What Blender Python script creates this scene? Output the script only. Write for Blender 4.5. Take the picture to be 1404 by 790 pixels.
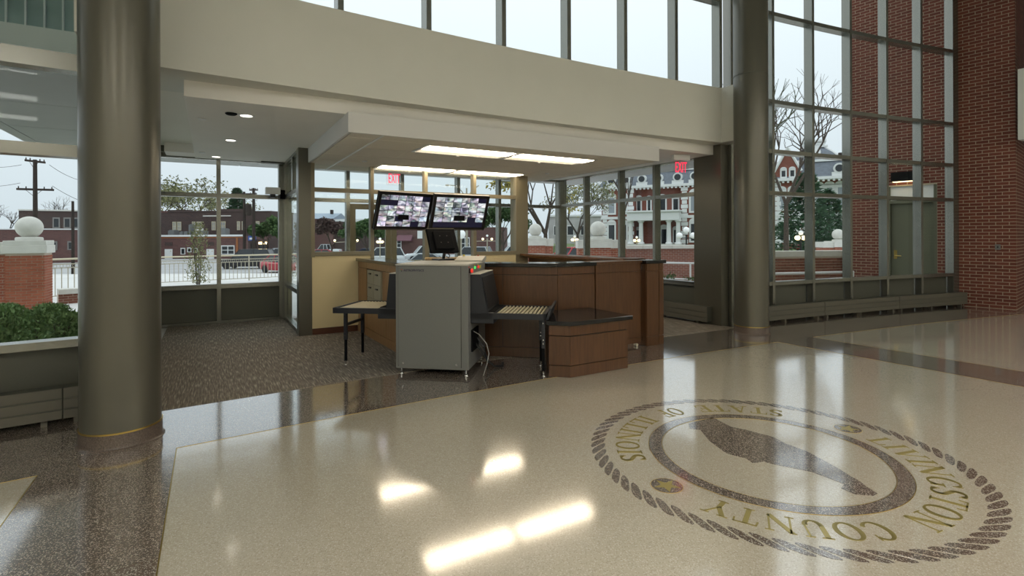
import bpy, bmesh, math, random
from math import sin, cos, pi, radians, sqrt
from mathutils import Vector, Matrix

# ------------------------------------------------------------------ scene / camera / light
for o in list(bpy.data.objects): bpy.data.objects.remove(o)
SC = bpy.context.scene
COL = SC.collection
SC.view_settings.view_transform = 'Standard'
SC.view_settings.look = 'None'
SC.view_settings.gamma = 1.0
SC.view_settings.use_curve_mapping = False
SC.view_settings.exposure = 0.35

cam_d = bpy.data.cameras.new('camera')
cam = bpy.data.objects.new('camera', cam_d); COL.objects.link(cam)
cam.location = (0, 0, 1.5)
cam.rotation_euler = (pi/2, 0.004, 0)
cam_d.sensor_width = 36; cam_d.lens = 36*718/1404
cam_d.shift_y = -70/1404
cam_d.clip_start = 0.05; cam_d.clip_end = 500
SC.camera = cam

world = bpy.data.worlds.new('overcast_sky'); SC.world = world; world.use_nodes = True
nt = world.node_tree; nt.nodes.clear()
wo = nt.nodes.new('ShaderNodeOutputWorld'); bg = nt.nodes.new('ShaderNodeBackground')
tc = nt.nodes.new('ShaderNodeTexCoord'); sx = nt.nodes.new('ShaderNodeSeparateXYZ')
rp = nt.nodes.new('ShaderNodeValToRGB')
rp.color_ramp.elements[0].position = 0.0; rp.color_ramp.elements[0].color = (0.42, 0.468, 0.505, 1)   # overcast sky: brighter towards the zenith
rp.color_ramp.elements[1].position = 1.0; rp.color_ramp.elements[1].color = (0.90, 0.96, 1.0, 1)
nt.links.new(tc.outputs['Generated'], sx.inputs[0]); nt.links.new(sx.outputs['Z'], rp.inputs[0])
nt.links.new(rp.outputs[0], bg.inputs[0]); bg.inputs[1].default_value = 1.28
nt.links.new(bg.outputs[0], wo.inputs[0])

TROFFER = 9.0       # emission of the security-desk troffers
ATRIUM = 15.0        # emission of the hall's ceiling panels

# ------------------------------------------------------------------ helpers
A30 = radians(30); C30 = cos(A30)
random.seed(7)
def W(s, t, z=0.0): return Vector((C30*s - .5*t, .5*s + C30*t, z))
def at(px, py, Y):                         # a point of the far surroundings at depth Y
    return Vector(((px-702)/718*Y, Y, 1.5 - (py - (325 - .004*(px-702)))/718*Y))
def arcT(s, t0): return t0 - (s-4)**2/100.0

BASE = {}
class MB:
    def __init__(s): s.v = []; s.f = []
    def add(s, vs, fs):
        n = len(s.v); s.v += [tuple(p) for p in vs]; s.f += [tuple(i+n for i in f) for f in fs]; return s
    def box(s, x0, x1, y0, y1, z0, z1):
        return s.add([(x0,y0,z0),(x1,y0,z0),(x1,y1,z0),(x0,y1,z0),(x0,y0,z1),(x1,y0,z1),(x1,y1,z1),(x0,y1,z1)],
                     [(3,2,1,0),(4,5,6,7),(0,1,5,4),(1,2,6,5),(2,3,7,6),(3,0,4,7)])
    def obox(s, cx, cy, hx, hy, z0, z1, a=0):
        c, d = cos(a), sin(a)
        P = [(-hx,-hy),(hx,-hy),(hx,hy),(-hx,hy)]
        return s.prism([(cx+x*c-y*d, cy+x*d+y*c) for x, y in P], z0, z1)
    def prism(s, poly, z0, z1):
        n = len(poly)
        return s.add([(x,y,z0) for x,y in poly]+[(x,y,z1) for x,y in poly],
                     [tuple(range(n-1,-1,-1)), tuple(range(n,2*n))]+[(i,(i+1)%n,n+(i+1)%n,n+i) for i in range(n)])
    def ext(s, poly, vec):
        n = len(poly); v = Vector(vec)
        return s.add(list(poly)+[tuple(Vector(p)+v) for p in poly],
                     [tuple(range(n-1,-1,-1)), tuple(range(n,2*n))]+[(i,(i+1)%n,n+(i+1)%n,n+i) for i in range(n)])
    def cyl(s, p0, p1, r0, r1=None, n=12, caps=True):
        if r1 is None: r1 = r0
        p0 = Vector(p0); p1 = Vector(p1); d = (p1-p0)
        if d.length < 1e-6: return s
        d.normalize(); a = d.orthogonal().normalized(); b = d.cross(a)
        vs = [p0+(a*cos(2*pi*i/n)+b*sin(2*pi*i/n))*r0 for i in range(n)]+[p1+(a*cos(2*pi*i/n)+b*sin(2*pi*i/n))*r1 for i in range(n)]
        fs = [(i,(i+1)%n,n+(i+1)%n,n+i) for i in range(n)]
        if caps: fs += [tuple(range(n-1,-1,-1)), tuple(range(n,2*n))]
        return s.add(vs, fs)
    def tube(s, pts, r, n=8):
        for i in range(len(pts)-1): s.cyl(pts[i], pts[i+1], r, r, n)
        return s
    def lathe(s, prof, c=(0,0), n=24):
        vs = []; m = len(prof)
        for r, z in prof:
            for i in range(n): vs.append((c[0]+r*cos(2*pi*i/n), c[1]+r*sin(2*pi*i/n), z))
        fs = [(j*n+i, j*n+(i+1)%n, (j+1)*n+(i+1)%n, (j+1)*n+i) for j in range(m-1) for i in range(n)]
        fs += [tuple(range(n-1,-1,-1)), tuple((m-1)*n+i for i in range(n))]
        return s.add(vs, fs)
    def sphere(s, c, r, nu=16, nv=10, sz=1.0):
        prof = [(max(1e-4, r*sin(pi*j/nv)), c[2]-r*sz*cos(pi*j/nv)) for j in range(nv+1)]
        return s.lathe(prof, (c[0], c[1]), nu)
    def quad(s, a, b, c, d): return s.add([a,b,c,d], [(0,1,2,3)])
    def strip(s, s0, s1, tf0, tf1, z0, z1, n=None):
        n = n or max(1, int(abs(s1-s0)/.45))
        S = [s0+(s1-s0)*i/n for i in range(n+1)]
        return s.prism([(a, tf0(a)) for a in S]+[(a, tf1(a)) for a in reversed(S)], z0, z1)
    def loft(s, secs, cap=True):
        m = len(secs[0]); vs = [p for q in secs for p in q]
        fs = [(j*m+i, j*m+(i+1)%m, (j+1)*m+(i+1)%m, (j+1)*m+i) for j in range(len(secs)-1) for i in range(m)]
        if cap: fs += [tuple(range(m-1,-1,-1)), tuple((len(secs)-1)*m+i for i in range(m))]
        return s.add(vs, fs)
    def build(s, name, m, parent=None, frame='st', local=False, smooth=False, bevel=0, base=None, yaw=0, kind=None, keep=False):
        vs = s.v
        if parent is None and not local:
            xs = [p[0] for p in vs]; ys = [p[1] for p in vs]; zs = [p[2] for p in vs]
            base = base or ((min(xs)+max(xs))/2, (min(ys)+max(ys))/2, min(zs))
        elif parent is not None and not local: base = BASE[parent.name]
        b = base if (base and not local) else (0,0,0)
        me = bpy.data.meshes.new(name)
        me.from_pydata([(p[0]-b[0], p[1]-b[1], p[2]-b[2]) for p in vs], [], s.f)
        if not keep:
            bm = bmesh.new(); bm.from_mesh(me); bmesh.ops.recalc_face_normals(bm, faces=bm.faces); bm.to_mesh(me); bm.free()
        if m: me.materials.append(m)
        if smooth:
            for p in me.polygons: p.use_smooth = True
            me.set_sharp_from_angle(angle=radians(40))
        o = bpy.data.objects.new(name, me); COL.objects.link(o)
        if parent is not None: o.parent = parent
        else:
            bb = base or (0,0,0)
            if frame == 'st': o.location = W(*bb); o.rotation_euler = (0,0,A30+yaw)
            else: o.location = bb; o.rotation_euler = (0,0,yaw)
            BASE[o.name] = bb
        if bevel:
            md = o.modifiers.new('bevel', 'BEVEL'); md.width = bevel; md.segments = 2; md.limit_method = 'ANGLE'
        if kind: o['kind'] = kind
        return o
def thing(name, label, cat, base=(0,0,0), frame='st', yaw=0, group=None, kind=None):
    o = bpy.data.objects.new(name, None); COL.objects.link(o); o.empty_display_size = .2
    o.location = W(*base) if frame == 'st' else base
    o.rotation_euler = (0,0,(A30 if frame == 'st' else 0)+yaw)
    o['label'] = label
    if kind: o['kind'] = kind
    else: o['category'] = cat
    if group: o['group'] = group
    BASE[o.name] = base
    return o
def tag(o, label, cat=None, group=None, kind=None):
    o['label'] = label
    if kind: o['kind'] = kind
    else: o['category'] = cat
    if group: o['group'] = group
    return o
def copy_tree(o, parent=None):
    c = o.copy(); COL.objects.link(c); c.parent = parent
    for ch in list(o.children): copy_tree(ch, c)
    return c
def curved_text(txt, size, bold=0.0):                       # flat lettering as a mesh, centred
    cu = bpy.data.curves.new('lettering', 'FONT'); cu.body = txt; cu.size = size; cu.align_x = 'CENTER'; cu.align_y = 'CENTER'
    cu.offset = bold; cu.space_character = 1.12 if bold and size > .1 else 1.0; cu.extrude = size*.015
    ob = bpy.data.objects.new('lettering_tmp', cu); COL.objects.link(ob)
    dg = bpy.context.evaluated_depsgraph_get(); dg.update()
    me = bpy.data.meshes.new_from_object(ob.evaluated_get(dg))
    bpy.data.objects.remove(ob); bpy.data.curves.remove(cu)
    me.materials.clear()
    return me
def text_part(txt, size, m, parent, loc, rot, name='lettering', bold=0.0, sx=1.0):
    me = curved_text(txt, size, bold); me.materials.append(m)
    o = bpy.data.objects.new(name, me); COL.objects.link(o); o.parent = parent
    o.location = loc; o.rotation_euler = rot; o.scale = (sx,1,1)
    return o

# ------------------------------------------------------------------ materials
MATS = {}
def new_mat(name):
    m = bpy.data.materials.new(name); m.use_nodes = True
    return m, m.node_tree, m.node_tree.nodes['Principled BSDF']
def mat(name, col, rough=.5, metal=0, spec=.5, var=0, vscale=8, bump=0, bscale=60, emit=None, estr=0, coat=0, stretch=None):
    if name in MATS: return MATS[name]
    m, t, b = new_mat(name)
    b.inputs['Base Color'].default_value = (*col, 1); b.inputs['Roughness'].default_value = rough
    b.inputs['Metallic'].default_value = metal; b.inputs['Specular IOR Level'].default_value = spec
    b.inputs['Coat Weight'].default_value = coat
    c = t.nodes.new('ShaderNodeTexCoord'); src = c.outputs['Object']
    if stretch:
        mp = t.nodes.new('ShaderNodeMapping'); mp.inputs['Scale'].default_value = stretch
        t.links.new(src, mp.inputs[0]); src = mp.outputs[0]
    if var:
        n = t.nodes.new('ShaderNodeTexNoise'); n.inputs['Scale'].default_value = vscale; n.inputs['Detail'].default_value = 5
        r = t.nodes.new('ShaderNodeValToRGB')
        r.color_ramp.elements[0].position = .3; r.color_ramp.elements[1].position = .7
        r.color_ramp.elements[0].color = (*[x*(1-var) for x in col], 1); r.color_ramp.elements[1].color = (*[min(1, x*(1+var)) for x in col], 1)
        t.links.new(src, n.inputs[0]); t.links.new(n.outputs['Fac'], r.inputs[0]); t.links.new(r.outputs[0], b.inputs['Base Color'])
    if bump:
        n2 = t.nodes.new('ShaderNodeTexNoise'); n2.inputs['Scale'].default_value = bscale; n2.inputs['Detail'].default_value = 4
        bp = t.nodes.new('ShaderNodeBump'); bp.inputs['Strength'].default_value = bump; bp.inputs['Distance'].default_value = .01
        t.links.new(src, n2.inputs[0]); t.links.new(n2.outputs['Fac'], bp.inputs['Height']); t.links.new(bp.outputs[0], b.inputs['Normal'])
    if emit:
        b.inputs['Emission Color'].default_value = (*emit, 1); b.inputs['Emission Strength'].default_value = estr
    MATS[name] = m; return m

def terrazzo(name, base, chips, chip_amt, rough):
    m, t, b = new_mat(name); L = t.links.new
    c = t.nodes.new('ShaderNodeTexCoord')
    v = t.nodes.new('ShaderNodeTexVoronoi'); v.inputs['Scale'].default_value = 130
    L(c.outputs['Object'], v.inputs['Vector'])
    sp = t.nodes.new('ShaderNodeSeparateColor'); L(v.outputs['Color'], sp.inputs[0])
    r = t.nodes.new('ShaderNodeValToRGB'); r.color_ramp.interpolation = 'CONSTANT'
    els = r.color_ramp.elements
    els[0].position = 0; els[0].color = (*chips[0], 1); els[1].position = chip_amt[0]; els[1].color = (*chips[1], 1)
    e = els.new(chip_amt[1]); e.color = (*chips[2], 1)
    L(sp.outputs[0], r.inputs[0])
    mk = t.nodes.new('ShaderNodeMath'); mk.operation = 'LESS_THAN'; mk.inputs[1].default_value = .45
    L(v.outputs['Distance'], mk.inputs[0])
    gate = t.nodes.new('ShaderNodeMath'); gate.operation = 'LESS_THAN'; gate.inputs[1].default_value = chip_amt[2]
    L(sp.outputs[1], gate.inputs[0])
    mu = t.nodes.new('ShaderNodeMath'); mu.operation = 'MULTIPLY'; L(mk.outputs[0], mu.inputs[0]); L(gate.outputs[0], mu.inputs[1])
    n = t.nodes.new('ShaderNodeTexNoise'); n.inputs['Scale'].default_value = 1.3; n.inputs['Detail'].default_value = 3; L(c.outputs['Object'], n.inputs[0])
    hs = t.nodes.new('ShaderNodeMixRGB'); hs.blend_type = 'MIX'
    hs.inputs[1].default_value = (*[x*.95 for x in base], 1); hs.inputs[2].default_value = (*[x*1.05 for x in base], 1); L(n.outputs['Fac'], hs.inputs[0])
    mx = t.nodes.new('ShaderNodeMixRGB'); L(mu.outputs[0], mx.inputs[0]); L(hs.outputs[0], mx.inputs[1]); L(r.outputs[0], mx.inputs[2])
    L(mx.outputs[0], b.inputs['Base Color'])
    b.inputs['Roughness'].default_value = rough; b.inputs['Specular IOR Level'].default_value = .55
    b.inputs['IOR'].default_value = 1.55
    b.inputs['Coat Weight'].default_value = 1.0; b.inputs['Coat IOR'].default_value = 1.95; b.inputs['Coat Roughness'].default_value = .09
    w = t.nodes.new('ShaderNodeTexNoise'); w.inputs['Scale'].default_value = 2.6; w.inputs['Detail'].default_value = 1.5; L(c.outputs['Object'], w.inputs[0])
    bp = t.nodes.new('ShaderNodeBump'); bp.inputs['Strength'].default_value = .10; bp.inputs['Distance'].default_value = .006
    L(w.outputs['Fac'], bp.inputs['Height']); L(bp.outputs[0], b.inputs['Normal']); L(bp.outputs[0], b.inputs['Coat Normal'])
    return m
M_BEIGE = terrazzo('terrazzo_beige', (.61,.54,.42), ((.71,.65,.53),(.50,.43,.32),(.76,.71,.61)), (.35,.75,.6), .12)
M_BROWN = terrazzo('terrazzo_brown', (.165,.122,.095), ((.40,.35,.29),(.11,.08,.062),(.56,.51,.44)), (.45,.60,.80), .12)

M_BROWN2 = mat('terrazzo_skirting', (.130,.098,.078), .3, 0, .5, .5, 120)
def carpet_mat():
    m, t, b = new_mat('carpet_loop'); L = t.links.new
    c = t.nodes.new('ShaderNodeTexCoord'); mp = t.nodes.new('ShaderNodeMapping'); mp.inputs['Scale'].default_value = (75, 5.5, 1); L(c.outputs['Object'], mp.inputs[0])
    n = t.nodes.new('ShaderNodeTexNoise'); n.inputs['Scale'].default_value = 1.0; n.inputs['Detail'].default_value = 3; L(mp.outputs[0], n.inputs[0])
    r = t.nodes.new('ShaderNodeValToRGB'); e = r.color_ramp.elements
    e[0].position = .36; e[0].color = (.20,.168,.138,1); e[1].position = .72; e[1].color = (.56,.49,.38,1)
    x = e.new(.55); x.color = (.29,.248,.205,1)
    L(n.outputs['Fac'], r.inputs[0]); L(r.outputs[0], b.inputs['Base Color']); b.inputs['Roughness'].default_value = .95; b.inputs['Specular IOR Level'].default_value = .1
    bp = t.nodes.new('ShaderNodeBump'); bp.inputs['Strength'].default_value = .5; bp.inputs['Distance'].default_value = .004
    L(n.outputs['Fac'], bp.inputs['Height']); L(bp.outputs[0], b.inputs['Normal'])
    return m
M_CARPET = carpet_mat()

def wood_mat(name, c0, c1, rough=.32, axis=(14,14,1.2)):
    m, t, b = new_mat(name); L = t.links.new
    c = t.nodes.new('ShaderNodeTexCoord'); mp = t.nodes.new('ShaderNodeMapping'); mp.inputs['Scale'].default_value = axis; L(c.outputs['Object'], mp.inputs[0])
    n = t.nodes.new('ShaderNodeTexNoise'); n.inputs['Scale'].default_value = 2.2; n.inputs['Detail'].default_value = 7; n.inputs['Distortion'].default_value = .6; L(mp.outputs[0], n.inputs[0])
    r = t.nodes.new('ShaderNodeValToRGB'); e = r.color_ramp.elements; e[0].position = .3; e[1].position = .7; e[0].color = (*c0,1); e[1].color = (*c1,1)
    L(n.outputs['Fac'], r.inputs[0]); L(r.outputs[0], b.inputs['Base Color']); b.inputs['Roughness'].default_value = rough
    return m
M_WOOD = wood_mat('cherry_veneer', (.080,.033,.012), (.125,.055,.021))
M_WOOD2 = wood_mat('maple_veneer', (.30,.155,.060), (.38,.205,.085), .35)
M_BASEB = wood_mat('dark_baseboard', (.085,.030,.015), (.125,.045,.022), .4, (1.2,14,14))

def glass_mat(name, tint, fres=1.45, gl=.0):
    m = bpy.data.materials.new(name); m.use_nodes = True; t = m.node_tree; t.nodes.clear(); L = t.links.new
    o = t.nodes.new('ShaderNodeOutputMaterial'); mx = t.nodes.new('ShaderNodeMixShader'); tr = t.nodes.new('ShaderNodeBsdfTransparent'); g = t.nodes.new('ShaderNodeBsdfGlossy')
    f = t.nodes.new('ShaderNodeFresnel'); f.inputs[0].default_value = fres
    tr.inputs[0].default_value = (*tint, 1); g.inputs['Roughness'].default_value = gl; g.inputs[0].default_value = (.95,1,.98,1)
    ge = t.nodes.new('ShaderNodeNewGeometry'); iv = t.nodes.new('ShaderNodeMath'); iv.operation = 'SUBTRACT'; iv.inputs[0].default_value = 1.0; L(ge.outputs['Backfacing'], iv.inputs[1])
    fm = t.nodes.new('ShaderNodeMath'); fm.operation = 'MULTIPLY'; L(f.outputs[0], fm.inputs[0]); L(iv.outputs[0], fm.inputs[1])      # one reflection per pane, at its front face
    L(fm.outputs[0], mx.inputs[0]); L(tr.outputs[0], mx.inputs[1]); L(g.outputs[0], mx.inputs[2]); L(mx.outputs[0], o.inputs[0])
    return m
M_GLASS = glass_mat('window_glass', (.965,.985,.98), 1.2)
M_TGLASS = glass_mat('tinted_glass', (.95,.985,.975), 1.28)

M_METAL = mat('bronze_paint', (.135,.127,.098), .30, .40, .5)
M_MULL = mat('mullion_paint', (.265,.263,.23), .27, .80, .5)
M_MULLWARM = mat('mullion_warm_lit', (.235,.205,.135), .38, .25, .5)  # mullion paint tinted tan: warm lamp light put into its colour
M_SPAND = mat('spandrel_panel', (.105,.105,.080), .5, .1)
M_RAD = mat('radiator_paint', (.135,.125,.095), .5, .1)
M_WHITE = mat('painted_gypsum', (.72,.715,.645), .75, 0, .3, .02, 2)
M_CEIL = mat('ceiling_paint', (.86,.84,.78), .8, 0, .3, .02, 2)
M_SOFF = mat('soffit_gypsum', (.80,.78,.70), .8, 0, .3, .02, 2)
M_CLOUD = mat('cloud_trim', (.70,.69,.66), .6, 0, .3)
M_TILE = mat('acoustic_tile', (.80,.75,.64), .9, 0, .2, .04, 60, .25, 180)
M_BRASS = mat('brass', (.60,.42,.12), .28, 1)
M_GOLD = mat('gold_inlay', (.52,.42,.15), .25, .45)
M_STONE = mat('black_stone', (.012,.011,.011), .12, 0, .5, .2, 60)
M_YELLOW = mat('yellow_paint', (.82,.69,.41), .7, 0, .3, .02, 3)
M_DRAWER = mat('beige_steel', (.36,.33,.23), .45)
M_DKGAP = mat('dark_reveal', (.02,.015,.012), .8)
M_SCAN = mat('scanner_grey', (.205,.207,.193), .45, 0, .5, .03, 90)
M_SCANL = mat('scanner_top', (.52,.50,.44), .4)
M_HOOD = mat('hood_charcoal', (.022,.024,.030), .45)
M_CURT = mat('lead_curtain', (.008,.008,.010), .6)
M_ROLL = mat('roller_cream', (.62,.56,.40), .4)
M_CHROME = mat('chrome', (.7,.7,.7), .2, 1)
M_BLACK = mat('black_plastic', (.012,.012,.013), .35)
M_BLACK2 = mat('matt_black', (.006,.006,.007), .8, 0, .12)
M_BEZT = mat('bezel_grey', (.10,.09,.075), .4)
M_RED = mat('red_button', (.6,.02,.015), .3, emit=(1,.05,.03), estr=.5)
M_GREEN = mat('green_lamp', (.05,.5,.12), .3, emit=(.1,1,.2), estr=.6)
M_YLAB = mat('yellow_label', (.70,.55,.05), .5)
M_REDL = mat('red_label', (.55,.05,.06), .5)
M_LOGO = mat('logo_ink', (.04,.03,.07), .5)
M_PLATE = mat('ivory_plate', (.62,.58,.45), .5)
M_GPLATE = mat('grey_plate', (.20,.21,.21), .5, .4)
M_CABLE = mat('grey_cable', (.38,.38,.36), .4)
M_FIX = mat('fixture_white', (.8,.8,.78), .4)
M_TROF = mat('troffer_lens', (.9,.9,.85), .4, emit=(1.0,.84,.62), estr=TROFFER)
M_TROF2 = mat('troffer_reflector', (.9,.88,.8), .4, emit=(1.0,.82,.58), estr=TROFFER*.08)
M_DOWN = mat('downlight_lens', (.9,.9,.85), .4, emit=(1.0,.92,.78), estr=3.0)
M_ATR = mat('hall_light_lens', (.9,.9,.85), .4, emit=(1.0,.975,.92), estr=ATRIUM)
M_EXITR = mat('exit_letters', (.9,.05,.1), .4, emit=(1.0,.02,.07), estr=1.0)
M_EXITP = glass_mat('exit_acrylic', (.96,.94,.94), 1.15)
M_TANP = mat('tan_canvas', (.42,.30,.16), .8, 0, .2, .25, 40)
# outside
M_LIME = mat('limestone', (.62,.61,.56), .8, 0, .3, .06, 6, .15, 40)
M_ASPH = mat('asphalt', (.40,.40,.40), .85, 0, .3, .12, .6)
M_CONC = mat('concrete_paving', (.66,.65,.63), .85, 0, .3, .06, .8)
M_GRASS = mat('lawn', (.12,.16,.06), .9, 0, .2, .3, 3)
M_IRON = mat('railing_paint', (.42,.38,.29), .5)
M_IRONW = mat('railing_white', (.72,.72,.72), .4)
M_UPOLE = mat('creosoted_pole', (.045,.035,.03), .9, 0, .2, .2, 10)
M_WTRIM = mat('white_trim', (.74,.75,.74), .7)
M_SLATE = mat('slate_roof', (.17,.19,.22), .7, 0, .3, .15, 3)
M_DWIN = mat('dark_window', (.022,.026,.03), .12)
M_WINP = mat('pale_window', (.30,.33,.36), .15)
M_BARK = mat('bark', (.075,.060,.048), .95, 0, .2, .25, 12)
M_BARKG = mat('mossy_bark', (.11,.125,.08), .95, 0, .2, .2, 10)
M_SOFO = mat('canopy_soffit', (.52,.53,.53), .6, .1, .4, .03, 2)
M_FASC = mat('canopy_fascia', (.50,.55,.54), .5, .1)
M_RIB = mat('ribbed_metal', (.24,.33,.32), .45, .3)
M_DOORG = mat('door_olive', (.125,.130,.085), .5, 0, .4, .03, 3)
M_TERRA = mat('orange_trim', (.32,.11,.035), .7)
M_BLUE = mat('blue_sign', (.03,.09,.35), .5)
M_ROOFG = mat('grey_metal_roof', (.26,.32,.40), .5)
M_WARM = mat('warm_lamp', (.9,.8,.6), .4, emit=(1.0,.75,.4), estr=2.5)
M_GLOBE = mat('globe_glass', (.82,.83,.83), .3, emit=(1,1,1), estr=.15)
M_LIMEB = mat('lime_banner', (.42,.50,.03), .6)
M_TYRE = mat('tyre', (.015,.015,.016), .8)
M_CARG = mat('car_glass', (.03,.035,.04), .1)

def leaf_mat(name, c0, c1):
    m, t, b = new_mat(name); L = t.links.new
    g = t.nodes.new('ShaderNodeNewGeometry'); r = t.nodes.new('ShaderNodeValToRGB')
    r.color_ramp.elements[0].color = (*c0,1); r.color_ramp.elements[1].color = (*c1,1)
    L(g.outputs['Random Per Island'], r.inputs[0]); L(r.outputs[0], b.inputs['Base Color'])
    b.inputs['Roughness'].default_value = .7; b.inputs['Specular IOR Level'].default_value = .2
    return m
L_GREEN = leaf_mat('leaf_green', (.025,.055,.018), (.09,.15,.05))
L_CONIF = leaf_mat('needle_green', (.012,.040,.018), (.045,.10,.045))
L_YELL = leaf_mat('leaf_yellow', (.16,.15,.03), (.42,.34,.08))
L_OLIVE = leaf_mat('leaf_olive', (.10,.12,.05), (.27,.26,.13))
L_PURP = leaf_mat('leaf_purple', (.035,.022,.022), (.10,.06,.05))
L_HEDGE = leaf_mat('leaf_hedge', (.05,.10,.03), (.20,.30,.11))

def brick_geo_mat(name, ca, cb):
    m, t, b = new_mat(name); L = t.links.new
    oi = t.nodes.new('ShaderNodeObjectInfo'); g = t.nodes.new('ShaderNodeNewGeometry')
    ad = t.nodes.new('ShaderNodeMath'); ad.operation = 'ADD'; L(oi.outputs['Random'], ad.inputs[0]); L(g.outputs['Random Per Island'], ad.inputs[1])
    fr = t.nodes.new('ShaderNodeMath'); fr.operation = 'FRACT'; L(ad.outputs[0], fr.inputs[0])
    r = t.nodes.new('ShaderNodeValToRGB'); r.color_ramp.elements[0].color = (*ca,1); r.color_ramp.elements[1].color = (*cb,1)
    L(fr.outputs[0], r.inputs[0]); L(r.outputs[0], b.inputs['Base Color']); b.inputs['Roughness'].default_value = .85; b.inputs['Specular IOR Level'].default_value = .25
    c = t.nodes.new('ShaderNodeTexCoord'); n = t.nodes.new('ShaderNodeTexNoise'); n.inputs['Scale'].default_value = 120; L(c.outputs['Object'], n.inputs[0])
    bp = t.nodes.new('ShaderNodeBump'); bp.inputs['Strength'].default_value = .2; bp.inputs['Distance'].default_value = .004; L(n.outputs['Fac'], bp.inputs['Height']); L(bp.outputs[0], b.inputs['Normal'])
    return m
M_BRICK = brick_geo_mat('red_brick', (.135,.040,.027), (.185,.056,.037))
M_MORTAR = mat('mortar', (.46,.39,.29), .9, 0, .2, .08, 30)

def brick_tex(name, a, b_, mort, scale=1.0, bw=.203, rh=.068):     # brickwork too small to pick apart
    m, t, b = new_mat(name); L = t.links.new
    c = t.nodes.new('ShaderNodeTexCoord'); sp = t.nodes.new('ShaderNodeSeparateXYZ'); L(c.outputs['Object'], sp.inputs[0])
    ad = t.nodes.new('ShaderNodeMath'); ad.operation = 'ADD'; L(sp.outputs[0], ad.inputs[0]); L(sp.outputs[1], ad.inputs[1])
    cb = t.nodes.new('ShaderNodeCombineXYZ'); L(ad.outputs[0], cb.inputs[0]); L(sp.outputs[2], cb.inputs[1])
    k = t.nodes.new('ShaderNodeTexBrick'); L(cb.outputs[0], k.inputs['Vector'])
    k.inputs['Color1'].default_value = (*a,1); k.inputs['Color2'].default_value = (*b_,1); k.inputs['Mortar'].default_value = (*mort,1)
    k.inputs['Scale'].default_value = scale; k.inputs['Brick Width'].default_value = bw; k.inputs['Row Height'].default_value = rh; k.inputs['Mortar Size'].default_value = .006
    L(k.outputs['Color'], b.inputs['Base Color']); b.inputs['Roughness'].default_value = .85
    bp = t.nodes.new('ShaderNodeBump'); bp.inputs['Strength'].default_value = .4; bp.inputs['Distance'].default_value = .008; bp.invert = True
    L(k.outputs['Fac'], bp.inputs['Height']); L(bp.outputs[0], b.inputs['Normal'])
    return m
T_PIER = brick_tex('pier_brickwork', (.33,.085,.040), (.26,.062,.032), (.42,.33,.26))
T_WALL = brick_tex('garden_brickwork', (.24,.088,.058), (.19,.070,.050), (.33,.27,.23))
T_OLD = brick_tex('old_brickwork', (.135,.062,.055), (.10,.048,.044), (.20,.15,.13), 1.0, .5, .17)
T_OLD2 = brick_tex('dark_brickwork', (.075,.045,.040), (.055,.036,.033), (.12,.10,.09), 1.0, .5, .17)
T_COURT = brick_tex('courthouse_brickwork', (.235,.075,.050), (.20,.062,.042), (.30,.19,.15), 1.0, .5, .17)

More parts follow.
